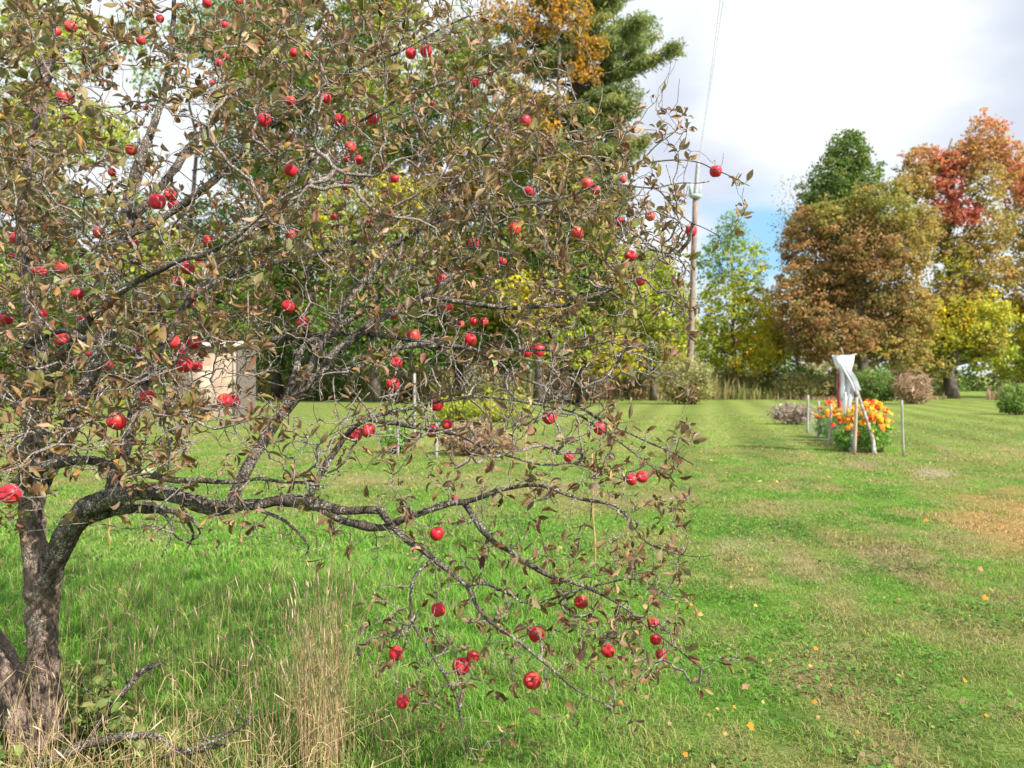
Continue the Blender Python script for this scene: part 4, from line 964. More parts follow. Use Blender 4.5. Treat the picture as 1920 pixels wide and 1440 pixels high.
tree('maple_tree', 'tall orange leaved tree in front of the big pine', 'tree', 1010, 45, -60, 0.26,
     [(1010, 30, 60, 50, 'orange', .55), (1070, 25, 45, 40, 'orange', .5), (1105, 90, 40, 32, 'orange', .6), (940, 20, 50, 35, 'orange', .5), (1085, 135, 30, 22, 'orange', .6), (1000, 200, 40, 40, 'orange', .4), (960, 170, 40, 50, 'olive', .5), (1020, 255, 40, 30, 'orange', .45), (1105, 140, 22, 20, 'orange', .7), (1000, -70, 80, 60, 'orange', .5), (980, 280, 40, 40, 'ochre', .4), (1050, 190, 22, 16, 'orange', .5)], seed=13, cover=3.6, leaf=0.2, top_px=1040)
LEFT = [
 ('maple_tree', 'green maple with yellow sprays behind the middle of the apple tree', 860, 52, 60, 0.35, [(860, 120, 90, 90, 'ygreen', 1), (700, 560, 80, 60, 'ygreen', 1), (980, 560, 70, 60, 'orange', .8), (780, 600, 80, 55, 'yellow', .9), (1000, 300, 60, 60, 'ygreen', .9), (800, 230, 90, 80, 'green'), (900, 260, 90, 80, 'ygreen'), (850, 360, 80, 45, 'orange', .8), (790, 340, 55, 40, 'orange', .8), (930, 380, 80, 70, 'yellow'), (820, 460, 100, 80, 'yellow'), (950, 480, 90, 80, 'green'), (900, 560, 110, 70, 'ygreen'), (820, 630, 110, 60, 'green'), (960, 640, 90, 60, 'green')], 14),
 ('oak_tree', 'olive and green tree behind the right half of the apple tree', 1060, 46, 260, 0.3, [(1050, 340, 60, 60, 'olive', .7), (1110, 420, 60, 60, 'olive', .8), (1020, 430, 70, 60, 'ygreen', .8), (1130, 500, 60, 55, 'ygreen'), (1060, 520, 70, 60, 'green', .9), (1000, 560, 70, 60, 'yellow', .9), (1110, 600, 70, 60, 'ygreen'), (1040, 640, 80, 55, 'ygreen'), (1150, 670, 60, 45, 'yellow'), (1190, 540, 40, 50, 'ygreen', .8)], 15),
 ('maple_tree', 'green maple at the top middle behind the apple tree', 700, 50, -40, 0.35, [(730, 30, 70, 60, 'ygreen', .9), (660, 60, 60, 60, 'green', .8), (620, 150, 60, 70, 'green', .6), (700, 170, 70, 80, 'ygreen'), (680, 290, 90, 80, 'green', .9), (740, 380, 70, 60, 'yellow'), (650, 420, 80, 80, 'ygreen'), (720, 500, 80, 80, 'green'), (700, -60, 100, 80, 'green'), (670, 600, 90, 70, 'green'), (740, 650, 80, 55, 'green')], 16),
 ('oak_tree', 'dark green tree behind the shed', 520, 56, 180, 0.35, [(530, 230, 80, 80, 'green', 1), (500, 110, 90, 80, 'ygreen', 1), (590, 160, 70, 80, 'green', 1), (520, 10, 90, 70, 'green', 1), (500, 350, 60, 70, 'green', .7), (570, 360, 70, 80, 'ygreen'), (540, 470, 90, 80, 'green'), (590, 580, 90, 80, 'green'), (500, 590, 80, 80, 'green'), (560, 670, 100, 55, 'green')], 17),
 ('oak_tree', 'mixed green tree left of the shed behind the apple crown', 360, 58, 80, 0.3, [(360, 60, 45, 60, 'green', .6), (430, 60, 60, 80, 'green', 1), (440, 290, 60, 70, 'green', .9), (390, 420, 70, 60, 'green', .6), (350, 500, 80, 70, 'green'), (420, 540, 80, 80, 'green'), (330, 600, 90, 70, 'green'), (400, 670, 90, 50, 'green'), (440, 180, 50, 60, 'ygreen', .5)], 18),
 ('ash_tree', 'airy tree with thin dark stems showing in the left sky gap', 262, 40, 30, 0.15, [(250, 60, 50, 50, 'green', .25), (280, 140, 35, 50, 'green', .2), (190, 250, 60, 60, 'ygreen', .9), (300, 480, 80, 60, 'ygreen', 1), (250, 300, 30, 40, 'green', .25), (180, 120, 35, 40, 'green', .4), (240, 420, 70, 60, 'green', .6), (200, 540, 80, 80, 'green'), (260, 640, 80, 60, 'green')], 19),
 ('maple_tree', 'yellow green tree behind the left stems of the apple tree', 90, 46, -20, 0.3, [(80, 60, 90, 80, 'ygreen', .8), (60, 210, 80, 70, 'ygreen'), (120, 260, 50, 50, 'ygreen', .8), (40, 340, 80, 70, 'olive'), (110, 400, 70, 60, 'green', .8), (80, 500, 90, 80, 'green'), (60, 620, 100, 80, 'green'), (140, 680, 80, 45, 'green')], 20),
 ('maple_tree', 'green tree outside the left edge of the lawn', -120, 50, 0, 0.35, [(-120, 60, 110, 100, 'ygreen', .8), (-180, 220, 120, 100, 'green'), (-60, 260, 90, 90, 'green'), (-130, 420, 140, 120, 'green'), (-200, 580, 140, 110, 'green'), (-40, 640, 100, 70, 'green')], 22),
 ('maple_tree', 'orange brown tree far out to the left', -420, 52, 60, 0.35, [(-400, 160, 130, 120, 'ochre', .8), (-460, 380, 160, 140, 'olive'), (-360, 560, 140, 120, 'ochre')], 23),
]
for nm, lab, px, Y, tp, r0, bl, sd_ in LEFT:
    tree(nm, lab, 'tree', px, Y, tp, r0, bl, seed=sd_, cover=4.2, leaf=0.2)

def build_woods():
    """far wood behind everything: one mass"""
    rng = np.random.default_rng(50); bl = []
    for px in np.arange(-900, 2900, 75):
        hgt = 610 if px < 1150 else (640 if px < 1500 or px > 1700 else 600)
        bl.append((px + rng.normal(0, 15), hgt + rng.uniform(-10, 30), 70, 60, rng.choice(['dkgreen', 'green', 'olive', 'rust']), .7, rng.uniform(-4, 6)))
        bl.append((px + rng.normal(0, 15), hgt + 85, 70, 45, rng.choice(['dkgreen', 'brush', 'dkgreen']), .8, rng.uniform(-4, 4)))
    for px in np.arange(-900, 1200, 80):
        for hh in (590, 500) if (px < 120 or px > 430) else (600,):
            bl.append((px + rng.normal(0, 20), hh + rng.uniform(-20, 20), 75, 62, rng.choice(['ygreen', 'green', 'yellow', 'olive']), .8, rng.uniform(-18, -8)))
    V, Fc, C, _ = canopy(bl, 88, rng, 0.38, 2.6)
    o = link('distant_woods', mesh_np('distant_woods', V, [Fc], M_LEAF, C, False))
    tagp(o, 'dark mixed wood far behind the field edge', 'woods', kind='stuff')
build_woods()
def build_undergrowth():
    rng = np.random.default_rng(51); bl = []
    for px in np.arange(-700, 2500, 34):
        if 1770 < px < 1900: continue
        top = 700 + rng.uniform(-22, 14) - (25 if px < 1150 else 0)
        bl.append((px + rng.normal(0, 9), (748 + top) / 2, 27, (748 - top) / 2, rng.choice(['brush', 'brush', 'dry', 'olive', 'dkgreen', 'green']), 1.0, rng.uniform(-1, 3)))
    V, Fc, C, _ = canopy(bl, 60, rng, 0.2, 3.4, 1.4, cmin=.25)
    o = link('undergrowth', mesh_np('undergrowth', V, [Fc], M_LEAF, C, False))
    tagp(o, 'tangled olive and tan undergrowth along the field edge', 'undergrowth', kind='stuff')
build_undergrowth()
def build_field_edge():
    rng = np.random.default_rng(52); n = 15000
    px = rng.uniform(-500, 2300, n); px = px[(px < 1775) | (px > 1850)]; n = len(px)
    Y = rng.uniform(55, 60, n); X = (px - 960) / F * Y; xy = np.c_[X, Y]; g = fbm(xy * 0.22, 61, 4); k = np.clip((g - .36) * 4, 0, 1)
    h = rng.uniform(0.25, 1.0, n) * (0.35 + 2.1 * k)
    pc = pick_many('dry', n, rng); pb = pick_many('brush', n, rng); m = (fbm(xy * 0.35, 62, 3) > .5)[:, None]
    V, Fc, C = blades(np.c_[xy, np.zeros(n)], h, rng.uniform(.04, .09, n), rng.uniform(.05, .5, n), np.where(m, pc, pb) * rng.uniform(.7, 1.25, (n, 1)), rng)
    tagp(link('field_edge_grass', mesh_np('field_edge_grass', V, [Fc], M_LEAF, C, False)), 'untidy tall dry grass along the far edge of the lawn', 'tall grass', kind='stuff')
build_field_edge()

def stems(mb, cx, cy, r, h, n, rng, rad, col, org, zc=0.0):
    for _ in range(n):
        a = rng.uniform(0, 6.28); rr = r * rng.uniform(0, 0.35); b = np.array([cx + math.cos(a) * rr, cy + math.sin(a) * rr, -0.03]); e = np.array([cx + math.cos(a) * r * rng.uniform(0.4, 0.95), cy + math.sin(a) * r * rng.uniform(0.4, 0.95), h * rng.uniform(0.6, 1)])
        t = np.linspace(0, 1, 5)[:, None]; m = (b + e) / 2 + [0, 0, h * 0.15]; mb.tube(b * (1 - t) ** 2 + 2 * m * t * (1 - t) + e * t * t - org, np.linspace(rad, rad * 0.4, 5), 4)
def bush(name, label, cat, px, base_py, top_py, rpx, pal, leaf, seed, cover=3.5, group=None, Y=None, elong=1.0, up=0.8, multi=None, **kw):
    rng = np.random.default_rng(seed); Y = Y or gY(base_py); c = np.array([(px - 960) / F * Y, Y, 0])
    root = empty(name, c, label, cat, group)
    bp = HZ + CH * F / Y; bl = multi or [(px, (bp + top_py) / 2, rpx, (bp - top_py) / 2, pal), (px, (bp + top_py) / 2 + (bp - top_py) * .2, rpx * .9, (bp - top_py) * .32, pal)]
    bl = [(*b[:5], b[5] if len(b) > 5 else 1.0, 0.0) for b in bl]
    V, Fc, C, cents = canopy(bl, Y, rng, leaf, cover, elong, cmin=0.08, up=up, **kw)
    mb = MB(); h = (bp - top_py) / F * Y; stems(mb, c[0], c[1], rpx / F * Y, h * 0.85, 22, rng, max(0.008, h * 0.012), None, c)
    link('stems', mb.mesh('stems', M_FARBARK), root)
    link('foliage', mesh_np('foliage', V - c, [Fc], M_LEAF, C, False), root)
    return root
bush('round_bush', 'rounded bright green bush behind the flower garden', 'bush', 1638, 757, 690, 42, 'bush', 0.12, 60, 4.5)
bush('dry_bush', 'feathery tan dry grass bush right of the round green bush', 'bush', 1712, 758, 694, 36, 'dry', 0.24, 61, 3.2, elong=2.6)
bush('low_bush', 'low green bush at the right edge of the lawn', 'bush', 1905, 778, 718, 38, 'bush', 0.1, 62, 4.0)
bush('wild_bush', 'large olive bush at the field edge left below the utility pole', 'bush', 1285, 758, 668, 60, 'brush', 0.14, 63, 3.4)
bush('wild_bush', 'small olive bush left of the large one below the yellow tree', 'bush', 1195, 748, 676, 48, 'brush', 0.15, 64, 3.4)
bush('weed_clump', 'pale brown weeds between the olive bush and the dark trees', 'bush', 1380, 746, 706, 52, 'brush', 0.16, 65, 3.2)
bush('weed_clump', 'thin dry weed clump left behind the flower garden', 'bush', 1490, 749, 694, 46, 'brush', 0.15, 66, 1.6, elong=2.2)
bush('weed_clump', 'thin brown weeds at the foot of the rust tree', 'bush', 1550, 748, 700, 30, 'brush', 0.16, 67, 2.6)
bush('dead_plants', 'low heap of grey dead plants left of the flower garden', 'plants', 1485, 796, 752, 44, 'greydry', 0.1, 68, 3.2, elong=1.5)
bush('wild_bush', 'dark green bush behind the bare twigs right of the shed', 'bush', 620, 752, 668, 70, 'dkgreen', 0.16, 69, 3.6)
bush('wild_bush', 'brown green bush in the middle behind the apple twigs', 'bush', 750, 750, 680, 60, 'brush', 0.16, 70, 3.4)
bush('weed_clump', 'tan weed clump behind the right twigs of the apple tree', 'bush', 1080, 756, 700, 60, 'dry', 0.16, 71, 3.0, elong=1.5)
bush('garden_plants', 'yellow leaved garden plants behind the middle of the apple tree', 'plants', 930, 792, 728, 80, 'ygreen', 0.1, 72, 1.9)
bush('garden_plants', 'yellow green low plants left of the straw heap', 'plants', 850, 792, 742, 42, 'ygreen', 0.1, 73, 3.0)
bush('straw_heap', 'sandy brown heap of dead plants behind the apple twigs', 'heap', 893, 853, 788, 70, 'dry', 0.06, 74, 5.0, elong=1.3)
bush('wild_bush', 'green bush far left beyond the apple stems', 'bush', 40, 752, 690, 90, 'green', 0.16, 75, 3.4)
bush('garden_plants', 'green garden plants behind the lower twigs left of the straw heap', 'plants', 745, 850, 790, 36, 'bedleaf', 0.07, 76, 2.8)

# ------------------------------------------------------------------ shed
def shed():
    M_W = plain_mat('shed_wall', (0.34, 0.25, 0.18), 0.8, (0.27, 0.20, 0.145), 2, 0, .2)
    M_S = leaf_mat('shed_metal', 0.0, None, 0, 1, .6, .3)
    M_R = plain_mat('shed_roof', (0.45, 0.42, 0.38), 0.6, (0.35, 0.32, 0.29), 3)
    M_T = plain_mat('shed_trim', (0.42, 0.34, 0.26), 0.7)
    Y = 33.0; x0 = (335 - 960) / F * Y; x1 = (441 - 960) / F * Y; h = CH - (652 - HZ) / F * Y
    root = empty('garden_shed', ((x0 + x1) / 2, Y, 0), 'small beige garden shed with ribbed grey side wall and flat roof', 'shed'); o = np.array(root.location)
    # side wall runs back to the right
    Yb = 36.2; xb = (476 - 960) / F * Yb
    A = np.array([x0, Y, 0]); B_ = np.array([x1, Y, 0]); C_ = np.array([xb, Yb, 0]); D_ = A + (C_ - B_)
    mb = MB(); V = np.array([A, B_, B_ + [0, .12, 0], A + [0, .12, 0]]); V = np.r_[V, V + [0, 0, h]] - o
    bx = [[[0, 1, 5, 4], [1, 2, 6, 5], [2, 3, 7, 6], [3, 0, 4, 7], [4, 5, 6, 7]]]
    mb.add(V, bx); e = mb.mesh('front_wall', M_W, False); link('front_wall', e, root)
    # ribbed side
    mb = MB(); d = (C_ - B_); L = np.linalg.norm(d); d /= L; nrm = np.array([d[1], -d[0], 0]); n = 11; pr = []
    for i in range(n):
        s = L * i / n; w = L / n
        pr += [(s, 0), (s + w * .62, 0), (s + w * .7, .05), (s + w * .92, .05)]
    pr.append((L, 0)); pr = np.array(pr); base = B_ + [0, .122, 0] + d * pr[:, :1] + nrm * pr[:, 1:]
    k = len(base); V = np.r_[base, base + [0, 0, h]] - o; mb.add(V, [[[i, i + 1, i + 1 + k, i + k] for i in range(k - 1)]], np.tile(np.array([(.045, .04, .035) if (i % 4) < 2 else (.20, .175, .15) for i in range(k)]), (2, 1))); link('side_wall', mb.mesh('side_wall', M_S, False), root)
    mb = MB(); V = np.array([D_, C_, C_ + [0, .1, 0], D_ + [0, .1, 0]]) + [0, .125, 0]; V = np.r_[V, V + [0, 0, h]] - o; mb.add(V, bx, (.2, .17, .15)); link('back_wall', mb.mesh('back_wall', M_S, False), root)
    mb = MB(); V = np.array([A, A + [-.1, 0, 0], D_ + [-.1, 0, 0], D_]) + [-.003, .125, 0]; V = np.r_[V, V + [0, 0, h]] - o; mb.add(V, bx, (.2, .17, .15)); link('side_wall', mb.mesh('side_wall', M_S, False), root)
    mb = MB(); ov = .18; q = np.array([A + [-ov, -ov, 0], B_ + [ov, -ov, 0], C_ + [ov, ov + .1, 0], D_ + [-ov, ov + .1, 0]]); q[:, 2] = [h + .02, h + .02, h + .3, h + .3]; V = np.r_[q, q + [0, 0, .14]] - o
    mb.add(V, [[[0, 3, 2, 1], [0, 1, 5, 4], [1, 2, 6, 5], [2, 3, 7, 6], [3, 0, 4, 7], [4, 5, 6, 7]]]); link('roof', mb.mesh('roof', M_R, False), root)
    mb = MB(); dx = (x0 + x1) / 2 - o[0]; mb.box((dx - .75, -.045, .05), (dx + .25, -.003, 2.05)); dr = link('door', mb.mesh('door', M_T, False), root)
    mb = MB(); mb.box((dx + .12, -.09, 1.0), (dx + .16, -.046, 1.14), (.2, .17, .15)); link('handle', mb.mesh('handle', M_S, False), dr)
    mb = MB(); mb.box((x1 - o[0] - .09, -.03, 0), (x1 - o[0] + .01, -.003, h)); link('corner_trim', mb.mesh('corner_trim', M_T, False), root)
shed()

# ------------------------------------------------------------------ utility pole and wires
def pole():
    M_P = plain_mat('pole_wood', (0.33, 0.25, 0.205), 0.9, (0.18, 0.14, 0.12), 4, .3, .2, (6, 6, .6)); M_G = plain_mat('pole_sleeve', (0.42, 0.43, 0.45), 0.6); M_B = plain_mat('pole_band', (0.55, 0.66, 0.66), 0.5); M_WI = plain_mat('wire', (0.75, 0.75, 0.8), 0.5)
    Y = 51.0; b = np.array([(1292 - 960) / F * Y, Y, 0]); root = empty('utility_pole', b, 'wooden utility pole with grey upper sleeve and pale band', 'utility pole')
    zt = P(0, 368, Y)[2]; tt = P(1304, 368, Y); top = P(1309, 303, Y)
    t = np.linspace(0, 1, 8)[:, None]; mb = MB(); lo = b * (1 - t) + tt * t; lo[0, 2] = -.2; mb.tube(lo - b, np.linspace(.22, .165, 8), 14); link('pole', mb.mesh('pole', M_P), root)
    mb = MB(); mb.tube(tt * (1 - t) + top * t + [0, 0, .004] - b, np.linspace(.15, .12, 8), 12); link('sleeve', mb.mesh('sleeve', M_G), root)
    mb = MB(); mb.tube(np.array([tt + [-.02, 0, -.16], tt + [0, 0, -.06], tt + [0, 0, .05], tt + [0, 0, .12]]) - b, [.22, .40, .40, .22], 14); mb.tube(np.array([tt + [.25, -.1, .1], tt + [.3, -.1, .75]]) - b, [.05, .05], 6); mb.tube(np.array([tt + [-.33, -.1, .1], tt + [-.33, -.1, .6], tt + [-.15, -.1, .85]]) - b, [.12, .12, .06], 8); link('bracket', mb.mesh('bracket', M_B), root)
    for k, dx in enumerate((0, .16)):
        e = P(1346 + k * 5, 0, 14.0); e2 = e + (e - top) * .55; mb = MB(); q = np.linspace(0, 1, 24)[:, None]
        c = top + (e2 - top) * q + np.array([0, 0, -1.0]) * (4 * q * (1 - q)) * .35; c[0] = top + [dx, 0, 0]
        o = link('power_line', mb.mesh('x', M_WI) if False else None) if False else None
        mb.tube(c - top, np.full(24, .0045), 5); w = link('power_line', mb.mesh('power_line', M_WI), None, top)
        tagp(w, ('left' if k == 0 else 'right') + ' strand of the pale overhead wire rising from the utility pole', 'wire')
pole()

# ------------------------------------------------------------------ flower garden with stakes and scarecrow
M_STAKE = plain_mat('stake_wood', (0.46, 0.37, 0.31), 0.85, (0.34, 0.27, 0.23), 14, .3, .2, (4, 4, .6))
M_STAKE2 = plain_mat('stake_grey', (0.40, 0.38, 0.37), 0.85, (0.28, 0.25, 0.24), 14, .3, .2, (4, 4, .6))
M_STAKE3 = plain_mat('stem_tan', (0.42, 0.30, 0.13), 0.85, (0.32, 0.22, 0.10), 20)
def stake(px0, py0, px1, py1, w, lab, mat, group, round_=False, name='garden_stake', cat='stake'):
    Y = gY(py1); b = G(px1, py1); t = P(px0, py0, Y); r = w / F * Y / 2
    mb = MB(); n = 7; q = np.linspace(0, 1, n)[:, None]; pts = b * (1 - q) + t * q; pts[0, 2] = -.05
    if round_: pts[1:-1, 0] += np.random.default_rng(int(px0)).normal(0, 0.012, n - 2)
    mb.tube(pts - b, np.full(n, r * 0.95) * np.linspace(1, .9 if not round_ else .6, n), 4 if not round_ else 6)
    return tagp(link(name, mb.mesh(name, mat, round_), None, b), lab, cat, group)
GS = 'stakes round the flower garden'
stake(1515, 741, 1514, 812, 5, 'leftmost grey stake behind the flower garden', M_STAKE2, GS)
stake(1535, 752, 1534, 822, 5, 'pale stake at the left end of the flowers', M_STAKE2, GS)
stake(1558, 757, 1557, 832, 6, 'pinkish stake standing in the red and orange flowers', M_STAKE, GS)
stake(1606, 745, 1602, 852, 7.5, 'tall pinkish stake in front beside the crooked branch', M_STAKE, GS)
stake(1691, 750, 1694, 855, 5, 'rightmost grey stake standing alone on the lawn', M_STAKE2, GS)
GB = 'stakes and stems behind the apple tree'
stake(777, 700, 777, 834, 6, 'pale grey post behind the centre of the apple tree', M_STAKE2, GB)
stake(818, 792, 818, 862, 6, 'short pale post left of the straw heap', M_STAKE2, GB)
stake(746, 790, 746, 857, 5, 'short grey post behind the green garden plants', M_STAKE2, GB)
stake(899, 785, 899, 849, 6, 'pinkish post before the straw heap', M_STAKE, GB)
stake(1057, 698, 1057, 750, 5, 'distant grey post beside the tan weeds', M_STAKE2, GB)
stake(987, 812, 986, 938, 3.6, 'thin tan stem standing in the lawn behind the right twigs', M_STAKE3, GB, True, 'sapling', 'sapling')
stake(1110, 850, 1113, 1074, 4.0, 'tall bare tan sapling stem in the lawn under the right branches', M_STAKE3, GB, True, 'sapling', 'sapling')
stake(207, 955, 205, 1020, 3.4, 'thin reddish stem right of the apple trunk', M_STAKE3, GB, True, 'sapling', 'sapling')

def flower_mat():
    m = leaf_mat('petals', .25, None, 0, 1, .6, .2); return m
M_PETAL = flower_mat(); M_EYE = plain_mat('flower_eye', (0.45, 0.2, 0.03), .8)
def flower_mesh(seed, col, r=0.042):
    rng = np.random.default_rng(seed); mb = MB()
    for ring, (rr, zz, n) in enumerate(((1.0, 0.0, 13), (0.78, 0.012, 11), (0.52, 0.022, 8))):
        for i in range(n):
            a = 2 * math.pi * (i + rng.uniform(-.2, .2)) / n + ring; d = np.array([math.cos(a), math.sin(a), 0]); s = np.array([-d[1], d[0], 0]) * r * .26 * rr
            z = np.array([0, 0, 1.0]); b = z * zz; m = d * r * rr * .6 + z * (zz + .008); e = d * r * rr + z * (zz - .004 + rng.uniform(-.006, .006))
            mb.add(np.array([b - s * .4, b + s * .4, m + s, m - s, e + s * .5, e - s * .5]), [[[0, 1, 2, 3], [3, 2, 4, 5]]], np.array(col) * rng.uniform(.85, 1.15))
    return mb.mesh('flower_head', M_PETAL, False)
def garden():
    rng = np.random.default_rng(31)
    FC = {'red': (.72, .06, .04), 'orange': (.85, .25, .03), 'yellow': (.88, .52, .03), 'gold': (.85, .40, .02)}
    FM = {k: [flower_mesh(i * 7 + j, c, .05 if k != 'red' else .045) for j in range(2)] for i, (k, c) in enumerate(FC.items())}
    ctr = MB(); t = np.linspace(0, 1, 4); ctr.tube(np.array([[0, 0, .018], [0, 0, .028], [0, 0, .034], [0, 0, .036]]), [.012, .014, .01, .002], 8); EYE = ctr.mesh('flower_eye', M_EYE)
    plants = [  # px, base row, top row, radius px, heads, colours, label
        (1552, 822, 752, 20, 12, ['red', 'orange', 'red', 'yellow'], 'leftmost flowering plant with red and orange heads between two stakes'),
        (1572, 828, 757, 22, 13, ['orange', 'yellow', 'red'], 'orange flowering plant left below the hanging cloth'),
        (1592, 834, 757, 22, 13, ['yellow', 'red', 'orange', 'red'], 'yellow flowering plant right under the cloth tips'),
        (1614, 838, 756, 22, 12, ['red', 'gold', 'red', 'yellow'], 'mixed flowering plant behind the tall front stake'),
        (1632, 842, 754, 22, 12, ['yellow', 'red', 'orange', 'red'], 'flowering plant with red tops right of the crooked branch'),
        (1650, 846, 762, 22, 10, ['red', 'yellow', 'gold', 'salmon'], 'rightmost flowering plant with yellow heads reaching sideways'),
        (1584, 846, 784, 20, 7, ['orange', 'red', 'gold'], 'shaded low flowering plant at the front left of the garden'),
        (1636, 848, 778, 22, 7, ['yellow', 'gold', 'orange'], 'pale green flowering plant at the front right of the garden')]
    for (px, bpy_, tpy, rpx, nh, cols, lab) in plants:
        Y = gY(bpy_); c = G(px, bpy_); root = empty('flowering_plant', c, lab, 'flowers', 'flowering plants of the small garden')
        h = (bpy_ - tpy) / F * Y; R = rpx / F * Y
        cols = [x if x in FC else 'orange' for x in cols]
        V, Fc, C, _ = canopy([(px, bpy_ - (bpy_ - tpy) * .42, rpx, (bpy_ - tpy) * .40, 'bedleaf', 1, 0.0), (px, bpy_ - (bpy_ - tpy) * .2, rpx * .9, (bpy_ - tpy) * .2, 'bedleaf', 1, 0.0)], Y, rng, .065, 4.2, 1.3, cmin=.11, up=.9, ysq=1.0)
        mb = MB(); stems(mb, c[0], c[1], R * .8, h * .9, 14, rng, .007, None, c); link('stems', mb.mesh('stems', M_GSTEM), root)
        link('foliage', mesh_np('foliage', V - c, [Fc], M_LEAF, C, False), root)
        for i in range(int(nh * 3.0)):
            a = rng.uniform(0, 6.28); rr = R * 1.25 * math.sqrt(rng.uniform(0, 1)); z = h * (1.02 - .26 * (rr / R) ** 2 + rng.normal(0, .07)); k = cols[rng.integers(0, len(cols))]
            y = -abs(math.sin(a)) * rr if rng.uniform() < .7 else math.sin(a) * rr
            f = link('flower_head', FM[k][i % 2], root, (math.cos(a) * rr, y, z)); f.rotation_euler = (rng.uniform(.35, 1.1), rng.normal(0, .3), rng.uniform(-.9, .9)); f.scale = (rng.uniform(0.75, 1.3),) * 3
            link('flower_eye', EYE, f)
    # sagging wire netting on the left side
    M_NET = plain_mat('netting', (0.42, 0.55, 0.5), .5); mb = MB()
    S = [G(1514, 812), G(1557, 832), G(1602, 852)]
    for a, b in ((0, 1), (1, 2)):
        for hh in np.linspace(.08, .62, 7):
            q = np.linspace(0, 1, 14)[:, None]; sag = 4 * q * (1 - q) * rng.uniform(.05, .22); pts = S[a] * (1 - q) + S[b] * q + np.array([0, 0, hh]) - sag * [0, 0, 1] + rng.normal(0, .012, (14, 3))
            pts[:, 2] = np.maximum(pts[:, 2], .02); mb.tube(pts - S[0], np.full(14, .0035), 4, False)
        for q in np.linspace(.04, .96, 16):
            p = S[a] * (1 - q) + S[b] * q; s = 4 * q * (1 - q) * .12; mb.tube(np.array([p + [0, 0, .04], p + [.03, 0, .3 - s * .5], p + [0, 0, .62 - s]]) - S[0], [.0025] * 3, 4, False)
    tagp(link('wire_netting', mb.mesh('wire_netting', M_NET), None, S[0]), 'sagging greenish wire netting along the left side of the flower garden', 'netting')
M_GSTEM = plain_mat('green_stem', (0.10, 0.17, 0.05), .7)
garden()

def scarecrow():
    Y = 17.3; b = G(1640, 852); b[1] = gY(852)
    root = empty('scarecrow', b, 'scarecrow of white cloth strips hung on a crooked grey branch', 'scarecrow')
    M_BR = plain_mat('weathered_branch', (0.42, 0.38, 0.34), .9, (.2, .17, .15), 12, .4); M_CL = plain_mat('white_cloth', (.80, .80, .85), .9, (.72, .73, .79), 5); M_RD = plain_mat('red_cloth', (.72, .30, .30), .9, (.62, .22, .24), 5)
    ctrl = [(1640, 856, gY(852), 4.2), (1637, 828, 17.0, 3.6), (1629, 800, 17.1, 3.4), (1617, 765, 17.2, 3.2), (1608, 740, 17.3, 4.0), (1598, 715, 17.4, 2.6), (1590, 690, 17.5, 2.0), (1582, 668, 17.5, 1.6), (1577, 652, 17.5, 1.2)]
    c = np.array([[*P(a, d, y), r * y / F] for a, d, y, r in ctrl]); c[0, 2] = -.05; s = spline(c, .06); mb = MB(); mb.tube(s[:, :3] - b, s[:, 3], 8, True, None, lambda V, r: (fbm(V * 14, 3) - .5) * .5 * np.repeat(r, 8)); link('crooked_branch', mb.mesh('crooked_branch', M_BR), root)
    mb = MB(); a0, a1 = P(1561, 674, 17.4), P(1606, 664, 17.4); q = np.linspace(0, 1, 5)[:, None]; mb.tube(a0 * (1 - q) + a1 * q - b, [.014] * 5, 8); link('crossbar', mb.mesh('crossbar', M_BR), root)
    rng = np.random.default_rng(4)
    def strip(rows, mat, nm, dy, seed, fr=9):
        rg = np.random.default_rng(seed); m = 26; Vf = []
        rs = spline(np.array([[x0, py, x1, 0.] for x0, x1, py in rows]), 3)
        for i, (x0, py, x1, _) in enumerate(rs):
            u = np.linspace(0, 1, m); x = x0 + (x1 - x0) * u
            fold = .06 * np.sin(u * fr + i * .05 + seed) + .018 * np.sin(u * fr * 2.3 + i * .13) + .012 * np.sin(i * .5 + u * 4)
            Yr = 17.3 + dy + fold
            Vf.append(np.stack([(x - 960) / F * 17.3, Yr, np.full(m, CH - (py - HZ) / F * 17.3) + .008 * np.sin(u * 11 + seed)], -1))
        V = np.array(Vf); n = len(V); V = V.reshape(-1, 3); k = n * m; V2 = V + [0, .006, 0]
        i = np.arange(n - 1)[:, None] * m; j = np.arange(m - 1)[None, :]; qd = np.stack([i + j, i + j + 1, i + m + j + 1, i + m + j], -1).reshape(-1, 4)
        mb = MB(); mb.add(np.r_[V, V2] - b, [qd, qd[:, ::-1] + k]); link(nm, mb.mesh(nm, mat), root)
    strip([(1562, 1604, 666), (1566, 1602, 680), (1574, 1598, 698), (1576, 1600, 715), (1574, 1600, 735), (1575, 1598, 748)], M_CL, 'cloth', 0, 1, 14)
    strip([(1578, 1587, 735), (1578, 1588, 755), (1580, 1586, 775)], M_CL, 'cloth_strip', -.04, 2, 5)
    strip([(1589, 1597, 738), (1589, 1597, 755), (1591, 1595, 768)], M_CL, 'cloth_strip', -.03, 3, 5)
    strip([(1564, 1578, 670), (1576, 1590, 692), (1588, 1602, 712), (1597, 1609, 732)], M_CL, 'cloth_strip', -.09, 4, 6)
    strip([(1571, 1576, 690), (1570, 1575, 715), (1570, 1575, 745), (1572, 1576, 765)], M_RD, 'red_strip', .03, 5, 4)
scarecrow()

